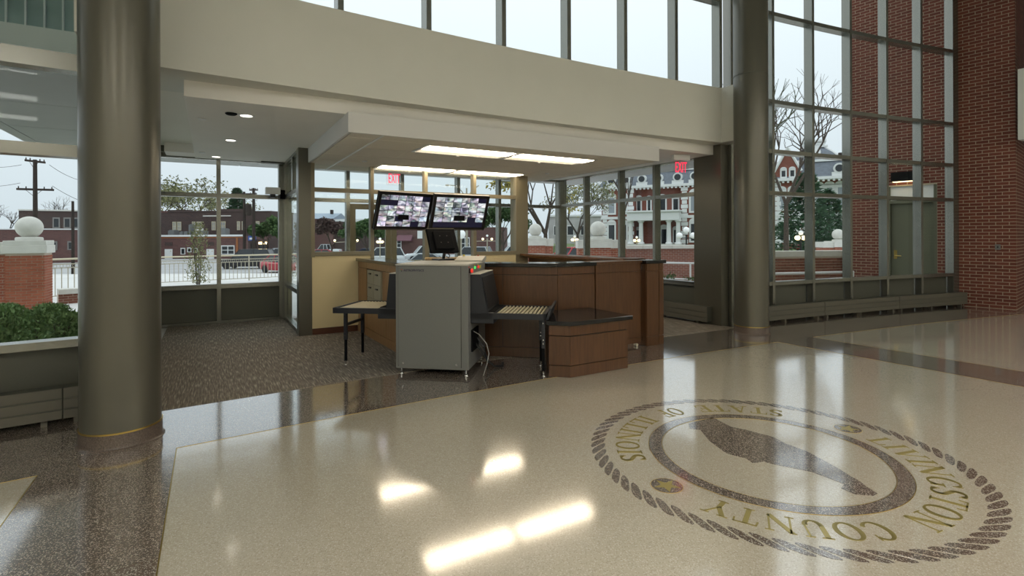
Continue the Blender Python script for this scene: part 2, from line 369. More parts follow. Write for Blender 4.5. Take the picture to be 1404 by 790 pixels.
def screen_mat(name, seed, dark):
    m, t, b = new_mat(name); L = t.links.new
    tcx = t.nodes.new('ShaderNodeTexCoord'); mp = t.nodes.new('ShaderNodeMapping'); mp.inputs['Scale'].default_value = (6,6,1)
    L(tcx.outputs['UV'], mp.inputs[0])
    fl = t.nodes.new('ShaderNodeVectorMath'); fl.operation = 'FLOOR'; L(mp.outputs[0], fl.inputs[0])
    of = t.nodes.new('ShaderNodeVectorMath'); of.operation = 'ADD'; of.inputs[1].default_value = (seed, seed*2, 0); L(fl.outputs[0], of.inputs[0])
    wn = t.nodes.new('ShaderNodeTexWhiteNoise'); wn.noise_dimensions = '2D'; L(of.outputs[0], wn.inputs['Vector'])
    sc = t.nodes.new('ShaderNodeVectorMath'); sc.operation = 'SCALE'; sc.inputs['Scale'].default_value = 7.0; L(wn.outputs['Color'], sc.inputs[0])
    ad = t.nodes.new('ShaderNodeVectorMath'); ad.operation = 'ADD'; L(mp.outputs[0], ad.inputs[0]); L(sc.outputs[0], ad.inputs[1])
    v = t.nodes.new('ShaderNodeTexVoronoi'); v.inputs['Scale'].default_value = 1.3; L(ad.outputs[0], v.inputs['Vector'])
    n = t.nodes.new('ShaderNodeTexNoise'); n.inputs['Scale'].default_value = 1.1; n.inputs['Detail'].default_value = 2; n.inputs['Distortion'].default_value = .8; L(ad.outputs[0], n.inputs[0])
    r = t.nodes.new('ShaderNodeValToRGB'); e = r.color_ramp.elements
    e[0].position = .34; e[0].color = (.03,.04,.07,1); e[1].position = .66; e[1].color = (.70,.73,.82,1)
    x = e.new(.46); x.color = (.20,.24,.36,1)
    x = e.new(.54); x.color = (.46,.44,.50,1)
    L(n.outputs['Fac'], r.inputs[0])
    mx = t.nodes.new('ShaderNodeMixRGB'); mx.blend_type = 'OVERLAY'; mx.inputs[0].default_value = .45; L(r.outputs[0], mx.inputs[1]); L(v.outputs['Color'], mx.inputs[2])
    hs = t.nodes.new('ShaderNodeHueSaturation'); hs.inputs['Saturation'].default_value = .45; L(mx.outputs[0], hs.inputs['Color'])
    br = t.nodes.new('ShaderNodeMapRange'); br.inputs['To Min'].default_value = .45; br.inputs['To Max'].default_value = 1.25; L(wn.outputs['Value'], br.inputs['Value'])
    fr_ = t.nodes.new('ShaderNodeVectorMath'); fr_.operation = 'FRACTION'; L(mp.outputs[0], fr_.inputs[0])
    sf = t.nodes.new('ShaderNodeSeparateXYZ'); L(fr_.outputs[0], sf.inputs[0])
    bd = []
    for ax_, lim in ((0,.05),(1,.07)):
        g1 = t.nodes.new('ShaderNodeMath'); g1.operation = 'GREATER_THAN'; g1.inputs[1].default_value = lim; L(sf.outputs[ax_], g1.inputs[0]); bd.append(g1)
    bm_ = t.nodes.new('ShaderNodeMath'); bm_.operation = 'MULTIPLY'; L(bd[0].outputs[0], bm_.inputs[0]); L(bd[1].outputs[0], bm_.inputs[1])
    b2 = t.nodes.new('ShaderNodeMath'); b2.operation = 'MULTIPLY'; L(bm_.outputs[0], b2.inputs[0]); L(br.outputs[0], b2.inputs[1])
    ml_ = t.nodes.new('ShaderNodeVectorMath'); ml_.operation = 'SCALE'; L(hs.outputs[0], ml_.inputs[0]); L(b2.outputs[0], ml_.inputs['Scale'])
    # tiles switched off
    cur = None
    sep = t.nodes.new('ShaderNodeSeparateXYZ'); L(fl.outputs[0], sep.inputs[0])
    for (cx, cy) in dark:
        a = t.nodes.new('ShaderNodeMath'); a.operation = 'COMPARE'; a.inputs[1].default_value = cx; a.inputs[2].default_value = .1; L(sep.outputs[0], a.inputs[0])
        c2 = t.nodes.new('ShaderNodeMath'); c2.operation = 'COMPARE'; c2.inputs[1].default_value = cy; c2.inputs[2].default_value = .1; L(sep.outputs[1], c2.inputs[0])
        q = t.nodes.new('ShaderNodeMath'); q.operation = 'MULTIPLY'; L(a.outputs[0], q.inputs[0]); L(c2.outputs[0], q.inputs[1])
        if cur is None: cur = q
        else:
            z = t.nodes.new('ShaderNodeMath'); z.operation = 'MAXIMUM'; L(cur.outputs[0], z.inputs[0]); L(q.outputs[0], z.inputs[1]); cur = z
    fin = t.nodes.new('ShaderNodeMixRGB'); fin.inputs[2].default_value = (.008,.008,.02,1); L(cur.outputs[0], fin.inputs[0]); L(ml_.outputs[0], fin.inputs[1])
    b.inputs['Base Color'].default_value = (.01,.01,.012,1); b.inputs['Roughness'].default_value = .2
    L(fin.outputs[0], b.inputs['Emission Color']); b.inputs['Emission Strength'].default_value = .95
    return m
S_LEFT = screen_mat('camera_wall_a', 3, [(0,4),(1,4),(5,5),(2,1),(4,0)])
S_RIGHT = screen_mat('camera_wall_b', 11, [(5,5),(4,1)]+[(i,0) for i in range(6)])

# ------------------------------------------------------------------ floor
TOPZ = 8.3
fl = MB().strip(-7, 18, lambda s: -8.0, lambda s: arcT(s, 6.0), -.25, 0, 40).build('floor', M_BEIGE, kind='structure')
tag(fl, 'polished beige terrazzo hall floor with brown bands', kind='structure')
def band(mb): return mb.build('terrazzo_band', M_BROWN, fl)
band(MB().strip(-7, 13.9, lambda s: arcT(s, 4.62), lambda s: arcT(s, 5.98), -.01, .0012, 50))
band(MB().strip(-.95, -.21, lambda s: -8, lambda s: arcT(s, 4.62), -.01, .0012, 3))
band(MB().strip(6.94, 7.72, lambda s: -8, lambda s: arcT(s, 4.62), -.01, .0012, 3))
def strips(mb): return mb.build('brass_strip', M_BRASS, fl)
for a, b in ((-7,-.95),(-.21,6.94),(7.72,13.9)):
    strips(MB().strip(a, b, lambda s: arcT(s,4.617), lambda s: arcT(s,4.623), -.005, .0018))
for x in (-.95,-.21,6.94,7.72):
    strips(MB().box(x-.003, x+.003, -8, arcT(x,4.62), -.005, .0018))
cp = MB().strip(-.62, 7.40, lambda s: arcT(s, 5.66), lambda s: 10.45, -.03, .006, 16).build('carpet', M_CARPET, kind='structure')
tag(cp, 'grey brown loop carpet of the entry bay', kind='structure')
sub = MB().box(-.9, 7.7, 5.8, 10.75, -.25, -.005).build('floor_slab', M_CONC, kind='structure')
tag(sub, 'concrete slab under the entry bay', kind='structure')

# ------------------------------------------------------------------ hall shell
ce = MB().strip(-7, 18, lambda s: .2, lambda s: arcT(s, 6.3), TOPZ, TOPZ+.2, 40).build('ceiling', M_WHITE, kind='structure')
tag(ce, 'white ceiling high over the glazed hall', kind='structure')
ce2 = MB().box(-7, 18, -8, .2, 4.6, 8.5).build('ceiling_low', M_WHITE, kind='structure')
tag(ce2, 'white lower ceiling over the back of the hall', kind='structure')
tag(MB().box(-7, 18, -8.2, -8, -.2, 4.6).build('wall_back', M_WHITE, kind='structure'), 'white back wall of the hall', kind='structure')
tag(MB().box(-7.2, -7, -8.2, 5.2, -.2, TOPZ+.2).build('wall_left', M_WHITE, kind='structure'), 'white end wall of the hall', kind='structure')
tag(MB().box(18, 18.2, -8.2, 4.2, -.2, TOPZ+.2).build('wall_far', M_WHITE, kind='structure'), 'white far wall of the hall', kind='structure')

# hall ceiling lights (seen as reflections in glass and floor)
def hall_light(s, t, z):
    k = thing('hall_ceiling_light', 'white fluorescent panel in the lower hall ceiling', 'ceiling light', (s, t, z-.03), group='hall ceiling lights')
    MB().box(s-.62, s+.62, t-.33, t+.33, z-.03, z-.005).build('frame', M_FIX, k)
    MB().box(s-.57, s+.57, t-.28, t+.28, z-.036, z-.028).build('diffuser', M_ATR, k)
for s in (-5.0, -1.8, 1.4, 4.6, 7.8, 11.0, 14.2):
    for t in (-1.4, -4.0, -6.6): hall_light(s, t, 4.6)

# ------------------------------------------------------------------ columns
def column(s, t, label):
    k = thing('round_column', label, 'column', (s, t, 0))
    MB().lathe([(.25,.10),(.25,3.97)], (s,t), 64).build('shaft', M_METAL, k, smooth=True)
    MB().lathe([(.25,3.985),(.25,TOPZ)], (s,t), 64).build('shaft', M_METAL, k, smooth=True)
    MB().lathe([(.244,3.95),(.244,4.0)], (s,t), 48).build('joint', M_SPAND, k, smooth=True)
    MB().lathe([(.258,.112),(.258,.122)], (s,t), 64).build('brass_ring', M_BRASS, k, smooth=True)
    MB().lathe([(.272,.0),(.272,.003),(.261,.010),(.257,.022),(.256,.11)], (s,t), 64).build('terrazzo_base', M_BROWN2, k, smooth=True)
column(-.575, 4.86, 'bronze painted round column beside the planted window')
column(7.29, 5.19, 'bronze painted round column beside the tall curtain wall and rectangular post')

# ------------------------------------------------------------------ curtain wall on the arc
GT = 5.85           # front of the mullions on the arc axis
def phi(s): return -(s-4)/50.0
def arc_mull(win, s, z0, z1, w=.062, d=.165, m=None):
    a = phi(s); t = arcT(s, GT); n = (-sin(a), cos(a))
    MB().obox(s+n[0]*d/2, t+n[1]*d/2, w/2, d/2, z0, z1, a).build('mullion', m or M_MULL, win)
def arc_rail(win, s0, s1, z0, z1, off=0.0, d=.165, name='transom', m=None):
    MB().strip(s0, s1, lambda s: arcT(s, GT+off), lambda s: arcT(s, GT+off+d), z0, z1, max(2, int((s1-s0)/.5))).build(name, m or M_MULL, win)
def arc_pane(win, s0, s1, z0, z1, m=None):
    t0, t1 = arcT(s0, GT+.135), arcT(s1, GT+.135)
    a = math.atan2(t1-t0, s1-s0); L = sqrt((t1-t0)**2+(s1-s0)**2)
    MB().obox((s0+s1)/2, (t0+t1)/2, L/2, .006, z0, z1, a).build('glass_pane', m or M_GLASS, win)
def curtain(name, label, mulls, zrails, zbot, panes=True):
    base = ((mulls[0]+mulls[-1])/2, arcT((mulls[0]+mulls[-1])/2, GT), zbot)
    w = thing(name, label, None, base, kind='structure')
    for s in mulls: arc_mull(w, s, zbot, TOPZ)
    zs = zrails
    for i, (za, zb) in enumerate(zs): arc_rail(w, mulls[0], mulls[-1], za, zb, .004, .158)
    for i in range(len(mulls)-1):
        for j in range(len(zs)):
            top = zs[j+1][0] if j+1 < len(zs) else TOPZ
            arc_pane(w, mulls[i]+.031, mulls[i+1]-.031, zs[j][1], top)
    return w
RAILS = [(.63,.69),(2.215,2.285),(2.95,3.02),(3.82,3.89),(5.36,5.43),(6.9,6.97)]
mr = [7.56, 8.55, 9.58, 10.61, 11.65, 12.67, 13.66]
w1 = curtain('window_1', 'tall bronze framed curtain wall beside the brick wall', mr, RAILS, 0)
for i in range(len(mr)-1):
    MB().strip(mr[i]+.031, mr[i+1]-.031, lambda s: arcT(s,GT+.13), lambda s: arcT(s,GT+.15), 0, .63, 2).build('spandrel_panel', M_SPAND, w1)
    MB().strip(mr[i]+.031, mr[i+1]-.031, lambda s: arcT(s,GT-.02), lambda s: arcT(s,GT+.13), .69, .698, 2).build('window_sill', M_MULL, w1)
arc_rail(w1, 13.66, 13.80, 0, TOPZ, 0, .165, 'end_post')
mc = [-.82, .21, 1.227, 2.245, 3.27, 4.30, 5.315, 6.33, 7.30]
w2 = curtain('window_2', 'clerestory windows standing on the white bulkhead', mc, [(3.86,3.93),(5.36,5.43),(6.9,6.97)], 3.86)
ml = [-6.0, -4.96, -3.92, -2.88, -1.84, -.82]
w3 = curtain('window_3', 'planted side window beside the round column', ml, [(.60,.66),(2.18,2.28),(2.90,3.04),(3.82,3.89),(5.36,5.43),(6.9,6.97)], 0)
for i in range(len(ml)-1):
    MB().strip(ml[i]+.031, ml[i+1]-.031, lambda s: arcT(s,GT+.13), lambda s: arcT(s,GT+.15), 0, .60, 2).build('spandrel_panel', M_SPAND, w3)
    MB().strip(ml[i]+.031, ml[i+1]-.031, lambda s: arcT(s,GT-.03), lambda s: arcT(s,GT+.13), .66, .668, 2).build('window_sill', M_MULL, w3)
tag(MB().box(-.80, -.62, 4.95, 5.9, 0, 3.03).build('wall_stub', M_METAL, kind='structure'), 'bronze clad stub wall behind the round column', kind='structure')

# radiator covers (fin tube enclosures)
def radiator_arc(s0, s1, label, group=None):
    sm = (s0+s1)/2
    k = thing('radiator_cover', label, 'radiator', (sm, arcT(sm, GT-.1), 0), group=group)
    f0 = lambda s: arcT(s, GT-.15)
    MB().strip(s0, s1, lambda s: arcT(s,GT-.14), lambda s: arcT(s,GT-.01), .06, .297).build('body', M_SPAND, k)
    for za, zb in ((.055,.124),(.138,.210),(.224,.300)):
        MB().strip(s0+.002, s1-.002, f0, lambda s: arcT(s,GT-.13), za, zb).build('slat', M_RAD, k)
    n = max(2, round((s1-s0)/.7))
    for i in range(n):
        s = s0+.12+(s1-s0-.24)*i/(n-1)
        MB().obox(s, arcT(s,GT-.08), .02, .035, 0, .065, phi(s)).build('foot', M_RAD, k)
radiator_arc(7.72, 9.64, 'bronze radiator cover under the curtain wall beside the round column')
radiator_arc(9.65, 11.73, 'bronze radiator cover in the middle of the run under the curtain wall')
radiator_arc(11.74, 13.78, 'bronze radiator cover under the curtain wall against the brick wall')
radiator_arc(-3.1, -1.03, 'bronze radiator cover under the planted side window')
radiator_arc(-1.025, -.83, 'short end piece of radiator cover behind the round column by the planted window')

# ------------------------------------------------------------------ bulkhead and stepped ceilings of the entry bay
bk = MB().strip(-.75, 7.28, lambda s: arcT(s,5.80), lambda s: 6.5, 3.03, 3.92, 24).build('wall_bulkhead', M_WHITE, kind='structure')
tag(bk, 'curved white bulkhead over the entry bay', kind='structure')
MB().prism([(7.25,5.10),(7.55,5.10),(7.55,6.5),(7.25,6.5)], 3.03, 3.92).build('return_wall', M_WHITE, bk)
MB().prism([(-.86,4.95),(-.66,4.95),(-.66,6.5),(-.86,6.5)], 3.03, 3.92).build('return_wall', M_WHITE, bk)
tag(MB().box(-.86, 7.56, 6.5, 10.6, 3.03, 3.2).build('ceiling_soffit', M_SOFF, kind='structure'), 'upper soffit of the entry bay', kind='structure')
c1 = MB().box(-.21, 7.52, 5.95, 10.44, 2.872, 3.029).box(-.62, -.205, 9.95, 10.44, 2.885, 3.029).build('ceiling_panel', M_CEIL, kind='structure')
tag(c1, 'dropped white ceiling panel with round downlights', kind='structure')
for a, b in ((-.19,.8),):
    MB().box(.80, 1.17, 10.30, 10.44, 2.845, 2.873).build('notch_block', M_SPAND, c1)  # dark blocks standing in for the dark notches along the ceiling edge
    MB().box(-.72, -.64, 10.30, 10.44, 2.93, 3.03).build('notch_block', M_SPAND, c1)

cl = thing('ceiling_cloud', 'lower boxed ceiling of acoustic tiles over the security desk', None, (3.64, 7.5, 2.65), kind='structure')
S0, S1, T0, T1, ZC = 1.31, 5.97, 5.82, 9.22, 2.65
MB().box(S0, S1, T0, T0+.03, ZC, 2.873).build('fascia', M_CLOUD, cl)
MB().box(S0, S1, T1-.03, T1, ZC, 2.873).build('fascia', M_CLOUD, cl)
MB().box(S0, S0+.03, T0+.03, T1-.03, ZC, 2.873).build('fascia', M_CLOUD, cl)
MB().box(S1-.03, S1, T0+.03, T1-.03, ZC, 2.873).build('fascia', M_CLOUD, cl)
MB().box(S0+.03, S1-.03, T0+.03, T1-.03, 2.668, 2.68).build('tile_backing', M_DKGAP, cl)
sb = [1.345,1.70,2.33,3.68,5.03,5.66,5.935]; tb = [5.855,6.12,6.75,7.45,8.15,8.80,9.185]
for b in sb[1:-1]: MB().box(b-(.014 if b < 2 else .006), b+(.014 if b < 2 else .006), T0+.03, T1-.03, 2.645 if b < 2 else 2.649, 2.668).build('grid_bar', M_FIX if b < 2 else M_TILE, cl)
for b in tb[1:-1]: MB().box(S0+.03, S1-.03, b-.006, b+.006, 2.6495, 2.667).build('grid_bar', M_TILE, cl)
def troffer(s0, s1, t0, t1, label):
    k = thing('troffer_light', label, 'ceiling light', ((s0+s1)/2, (t0+t1)/2, 2.64))
    f = MB(); w = .035
    f.box(s0+.01,s1-.01,t0+.01,t0+.01+w,2.640,2.666); f.box(s0+.01,s1-.01,t1-.01-w,t1-.01,2.640,2.666)
    f.box(s0+.01,s0+.01+w,t0+.01+w,t1-.01-w,2.640,2.666); f.box(s1-.01-w,s1-.01,t0+.01+w,t1-.01-w,2.640,2.666); f.build('frame', M_FIX, k)
    tm = t0+(t1-t0)*.52
    MB().prism([(s0+.05,t0+.05),(s1-.05,t0+.05),(s1-.05,tm),(s0+.05,tm)], 2.634, 2.664).build('lens', M_TROF, k)
    MB().prism([(s0+.05,tm+.004),(s1-.05,tm+.004),(s1-.05,t1-.05),(s0+.05,t1-.05)], 2.652, 2.664).build('reflector', M_TROF2, k)
    MB().box((s0+s1)/2-.02, (s0+s1)/2+.02, t1-.045, t1-.015, 2.628, 2.642).build('latch', M_FIX, k)
lab = {(2,1):'lit troffer light at the front of the tile ceiling beside the striped border', (3,1):'lit troffer light at the front of the tile ceiling toward the exit sign',
       (2,4):'lit troffer light at the back of the tile ceiling toward the bronze post', (3,4):'lit troffer light at the back of the tile ceiling toward the side windows'}
for i in range(6):
    for j in range(6):
        if (i,j) in lab: troffer(sb[i], sb[i+1], tb[j], tb[j+1], lab[(i,j)])
        else: MB().box(sb[i]+.008, sb[i+1]-.008, tb[j]+.006, tb[j+1]-.006, 2.652, 2.666).build('ceiling_tile', M_TILE, cl)
# downlights and small ceiling devices
def downlight(s, t, label):
    k = thing('downlight', label, 'ceiling light', (s, t, 2.866))
    MB().lathe([(.062,2.864),(.085,2.866),(.085,2.871)], (s,t), 28).build('trim_ring', M_FIX, k, smooth=True)
    MB().lathe([(.060,2.8625),(.060,2.870)], (s,t), 28).build('lens', M_DOWN, k)
downlight(.36, 6.55, 'round recessed downlight beside the black ceiling sensor')
downlight(.26, 8.30, 'round recessed downlight in the middle of the row of three')
downlight(.10, 10.1, 'round recessed downlight close to the window head')
def tagm(o, *a, **k): return tag(o, *a, **k)
tagm(MB().lathe([(.045,2.852),(.06,2.862),(.06,2.871)], (.21,6.52), 20).build('ceiling_sensor', M_BLACK2, smooth=True), 'small black dome sensor on the white ceiling panel', 'sensor')
tagm(MB().lathe([(.035,2.858),(.045,2.864),(.045,2.871)], (-.07,6.98), 20).build('sprinkler_cover', M_FIX, smooth=True), 'small white round sprinkler cover on the white ceiling panel', 'sprinkler')
tagm(MB().lathe([(.035,2.858),(.045,2.864),(.045,2.871)], (-.10,9.7), 20).build('sprinkler_cover', M_FIX, smooth=True), 'small white sprinkler cover near the window head', 'sprinkler')
for (s,t,l) in ((2.02,7.93,'white sprinkler disc in the tile ceiling over the counter'),(5.3,7.9,'white sprinkler disc in the tile ceiling toward the side windows')):
    tagm(MB().lathe([(.03,2.638),(.042,2.645),(.042,2.651)], (s,t), 18).build('sprinkler_cover', M_FIX, smooth=True), l, 'sprinkler')

# ------------------------------------------------------------------ glazing of the entry bay
def rect_frame_wall(): pass
# back wall, t = 10.5, left of the vestibule
w4 = thing('window_4', 'entry bay window facing the street', None, (.2,10.5,0), kind='structure')
MB().box(.105,.170,10.45,10.62,0,2.90).build('mullion', M_MULL, w4)
MB().box(1.10,1.18,10.45,10.62,0,2.90).build('mullion', M_MULL, w4)
MB().box(-.80,-.72,10.45,10.62,0,3.03).build('mullion', M_MULL, w4)
for za, zb in ((.62,.69),(2.21,2.28),(2.86,3.03),(0,.06)):
    MB().box(-.72,1.10,10.455,10.61,za,zb).build('transom', M_MULL, w4)
for a, b in ((-.72,.105),(.17,1.10)):
    MB().box(a,b,10.56,10.572,.69,2.21).build('glass_pane', M_GLASS, w4)
    MB().box(a,b,10.56,10.572,2.28,2.86).build('glass_pane', M_GLASS, w4)
    MB().box(a,b,10.54,10.56,.06,.62).build('spandrel_panel', M_SPAND, w4)
    MB().box(a,b,10.44,10.55,.69,.698).build('window_sill', M_MULL, w4)
w9 = thing('window_9', 'side window of the entry bay behind the round column', None, (-.76,8,0), kind='structure')
for t in (6.2,7.2,8.25,9.3,10.4): MB().box(-.84,-.74,t-.03,t+.03,0,3.03).build('mullion', M_MULL, w9)
for za, zb in ((.62,.69),(2.21,2.28),(2.93,3.03)): MB().box(-.835,-.745,5.95,10.45,za,zb).build('transom', M_MULL, w9)
MB().box(-.80,-.79,5.95,10.45,.69,2.21).build('glass_pane', M_GLASS, w9); MB().box(-.80,-.79,5.95,10.45,2.28,2.93).build('glass_pane', M_GLASS, w9)
MB().box(-.81,-.78,5.95,10.45,0,.62).build('spandrel_panel', M_SPAND, w9)

# vestibule: inner wall at t = 8.5, outer wall at t = 10.5, side frame at s = 1.17
w5 = thing('window_5', 'inner glass wall of the vestibule with warm lit frames', None, (3.2,8.5,0), kind='structure')
MB().box(1.17,1.36,8.50,8.72,0,2.90).build('post', M_METAL, w5)
for s, z0 in ((1.375,1.2),(2.29,0),(3.215,0),(4.14,0)): MB().box(s-.028,s+.028,8.50,8.62,z0,2.90).build('mullion', M_MULLWARM, w5)
MB().box(5.0,5.26,8.50,8.72,0,2.90).build('post', M_MULLWARM, w5)
for za, zb in ((2.215,2.28),(2.80,2.90)): MB().box(1.36,5.0,8.505,8.615,za,zb).build('transom', M_MULLWARM, w5)
for a, b, z0 in ((1.40,2.262,1.215),(4.168,5.0,1.17)):
    MB().box(a,b,8.49,8.62,z0,z0+.065).build('window_sill', M_MULLWARM, w5)
for a, b, z0 in ((1.40,2.262,1.28),(2.318,3.187,.10),(3.243,4.112,.10),(4.168,5.0,1.235)):
    MB().box(a,b,8.585,8.595,z0,2.215).build('glass_pane', M_GLASS, w5)
    MB().box(a,b,8.585,8.595,2.28,2.80).build('glass_pane', M_GLASS, w5)
for a, b in ((2.318,3.187),(3.243,4.112)): MB().box(a,b,8.51,8.61,0,.10).build('bottom_rail', M_MULLWARM, w5)
wk = MB().box(1.36,2.29,8.515,8.61,0,1.215).build('wall_knee', M_YELLOW, kind='structure'); tag(wk, 'pale yellow knee wall below the vestibule glass', kind='structure')
MB().box(4.14,5.0,8.515,8.61,0,1.17).build('knee_panel', M_YELLOW, wk)
bb = MB().box(1.362,2.05,8.503,8.516,0,.10).build('baseboard_left', M_BASEB, kind='structure'); tag(bb, 'reddish wood baseboard on the yellow knee wall', kind='structure')

w6 = thing('window_6', 'outer glass wall and doors of the vestibule', None, (4.4,10.5,0), kind='structure')
for s, w in ((2.345,.07),(3.44,.07),(4.70,.07),(5.72,.07),(6.40,.06),(7.40,.10)): MB().box(s-w/2,s+w/2,10.45,10.60,0 if s>3.5 or s<2.5 else 2.2,2.90).build('mullion', M_MULL, w6)
for za, zb in ((2.19,2.26),(2.83,3.03)): MB().box(1.18,7.40,10.455,10.595,za,zb).build('transom', M_MULL, w6)
MB().box(4.735,7.35,10.455,10.595,.62,.69).build('transom', M_MULL, w6)
for a, b in ((1.18,2.31),(2.38,3.405),(3.475,4.665),(4.735,5.685),(5.755,6.37),(6.43,7.35)):
    MB().box(a,b,10.545,10.557,2.26,2.83).build('glass_pane', M_GLASS, w6)
for a, b in ((4.735,5.685),(5.755,6.37),(6.43,7.35)):
    MB().box(a,b,10.545,10.557,.69,2.19).build('glass_pane', M_GLASS, w6)
    MB().box(a,b,10.54,10.56,0,.62).build('spandrel_panel', M_SPAND, w6)
MB().box(1.18,2.31,10.545,10.557,.06,2.19).build('glass_pane', M_GLASS, w6)
def glass_door(name, s0, s1, label):
    k = thing(name, label, None, ((s0+s1)/2,10.5,0), kind='structure')
    for a, b in ((s0,s0+.11),(s1-.11,s1)): MB().box(a,b,10.49,10.54,.02,2.17).build('stile', M_MULLWARM, k)
    for a, b in ((.02,.24),(2.06,2.17)): MB().box(s0+.11,s1-.11,10.49,10.54,a,b).build('rail', M_MULLWARM, k)
    MB().box(s0+.11,s1-.11,10.51,10.52,.24,2.06).build('glass_pane', M_GLASS, k)
    MB().box(s0+.15,s1-.15,10.45,10.48,1.0,1.03).build('push_bar', M_CHROME, k)
glass_door('door_1', 2.385, 3.205, 'glazed vestibule door beside the knee wall')
glass_door('door_2', 3.215, 4.035, 'glazed vestibule door behind the monitors')
MB().box(4.04,4.665,10.545,10.557,.06,2.19).build('glass_pane', M_GLASS, w6)

w8 = thing('window_8', 'bronze framed side of the vestibule', None, (1.2,9.6,0), kind='structure')
MB().box(1.17,1.30,10.30,10.45,0,2.90).build('post', M_MULL, w8)
MB().box(1.19,1.26,9.35,9.42,2.25,2.90).build('mullion', M_MULL, w8)
for za, zb in ((2.215,2.28),(2.83,2.90),(.62,.69),(0,.07)): MB().box(1.18,1.28,8.72,10.30,za,zb).build('transom', M_MULL, w8)
MB().box(1.22,1.23,8.72,10.30,.69,2.215).build('glass_pane', M_GLASS, w8)
MB().box(1.22,1.23,8.72,10.30,2.28,2.83).build('glass_pane', M_GLASS, w8)
MB().box(1.215,1.235,8.72,10.30,.07,.62).build('spandrel_panel', M_GLASS, w8)

# east side glazing, s = 7.4
w7 = thing('window_7', 'side window of the entry bay facing the courthouse', None, (7.4,8,0), kind='structure')
MB().box(7.36,7.56,5.80,6.36,0,3.03).build('post', M_METAL, w7)
for t in (7.34,8.33,9.50): MB().box(7.38,7.53,t-.032,t+.032,0,2.90).build('mullion', M_MULL, w7)
MB().box(7.36,7.56,10.42,10.62,0,3.03).build('post', M_MULL, w7)
for za, zb in ((.62,.69),(2.215,2.28),(2.86,3.03)): MB().box(7.385,7.525,6.36,10.42,za,zb).build('transom', M_MULL, w7)
MB().box(7.33,7.46,6.36,10.42,.69,.70).build('window_sill', M_MULL, w7)
ts = [6.36,7.34,8.33,9.50,10.42]
for i in range(4):
    a, b = ts[i]+(.032 if i else 0), ts[i+1]-(.032 if i<3 else 0)
    MB().box(7.47,7.48,a,b,.69,2.215).build('glass_pane', M_GLASS, w7)
    MB().box(7.47,7.48,a,b,2.28,2.86).build('glass_pane', M_GLASS, w7)
    MB().box(7.455,7.475,a,b,0,.62).build('spandrel_panel', M_SPAND, w7)
k = thing('radiator_cover', 'bronze radiator cover under the side window behind the security desk', 'radiator', (7.27,7.3,0))
MB().box(7.23,7.35,5.98,8.9,.06,.305).build('body', M_SPAND, k)
for za, zb in ((.055,.124),(.138,.210),(.224,.312)): MB().box(7.218,7.235,5.975,8.9,za,zb).build('slat', M_RAD, k)
for t in (6.2,7.0,7.8,8.6): MB().box(7.25,7.32,t-.02,t+.02,0,.065).build('foot', M_RAD, k)

# ------------------------------------------------------------------ brick wall running through the glass
BW = math.atan2(.986,-.165)                   # direction of the wall, outwards
BO = (13.943, 4.025)                           # inner corner
bw = thing('wall_right', 'red brick wall beside the curtain wall', None, (*BO,0), yaw=BW, kind='structure')
bx = thing('wall_outer', 'red brick wing outside the curtain wall', None, (*BO,0), yaw=BW, kind='structure')
BL, BH, BR, JD = .190, .0555, .203, .0677
brick_me = MB().box(-BL/2,BL/2,-.045,.045,0,BH)
def brick_run(root, x0, x1, z0, z1, nparts, skip=None, zpref=None, flip=1):
    # local x runs along the wall, local +y faces the hall
    cells = []
    n = int((z1-z0)/JD)
    for j in range(n):
        z = z0+j*JD; x = x0 - (BR/2 if j % 2 else 0)
        while x < x1-.01:
            a, b = max(x, x0), min(x+BL, x1)
            for a2, b2 in (skip(a,b,z) if skip else ((a,b),)):
                if b2-a2 > .02: cells.append((a2,b2,z))
            x += BR
    full = [c for c in cells if c[1]-c[0] > BL-.005]
    zp = zpref or 1.5
    full.sort(key=lambda c: abs(c[2]-zp)+.2*abs(c[0]))
    sel = full[:nparts]; ss = set(sel)
    first = None
    for (a,b,z) in sel:
        if first is None:
            first = MB().add(brick_me.v, brick_me.f).build('brick', M_BRICK, root, local=True)
            o = first
        else:
            o = bpy.data.objects.new('brick', first.data); COL.objects.link(o); o.parent = root
        o.location = ((a+b)/2, flip*(-.040), z)
    rest = MB()
    for c in cells:
        if c not in ss: rest.box(c[0],c[1],-.085 if flip==1 else -.005, .005 if flip==1 else .085, c[2], c[2]+BH)
    if rest.v: rest.build('brick_courses', M_BRICK, root, local=True, kind='stuff')
IN_L = .91
brick_run(bw, 0, IN_L, 0.01, TOPZ, 300)
MB().box(.004, IN_L, -.5, .001, 0, TOPZ).build('mortar_backing', M_MORTAR, bw, local=True)
# return face of the wall beyond the corner
rt = MB()
def ret_cells():
    n = int(TOPZ/JD)
    for j in range(n):
        z = .01+j*JD; y = 0 - (.06 if j % 2 else .16)
        first = True
        yy = 0
        while yy > -2.0:
            L = (.09 if j % 2 else BL) if first else BL
            if not first: rt.box(-.004, .08, yy-L, yy, z, z+BH)
            elif L == BL: rt.box(-.004, .08, -L, -.095, z, z+BH)
            first = False; yy -= L+.010
ret_cells(); rt.build('brick_courses', M_BRICK, bw, local=True, kind='stuff')
MB().box(.0, .30, -2.2, -.05, 0, TOPZ).build('mortar_backing', M_MORTAR, bw, local=True)
DX0, DX1 = 1.265, 2.155                          # olive door in the outer wing, along the wall
def dskip(a,b,z): return ((a,b),) if z >= 2.60 else ((a,min(b,DX0-.025)),(max(a,DX1+.025),b))
brick_run(bx, IN_L+.16, 2.965, 0.01, TOPZ, 300, dskip, 2.6)
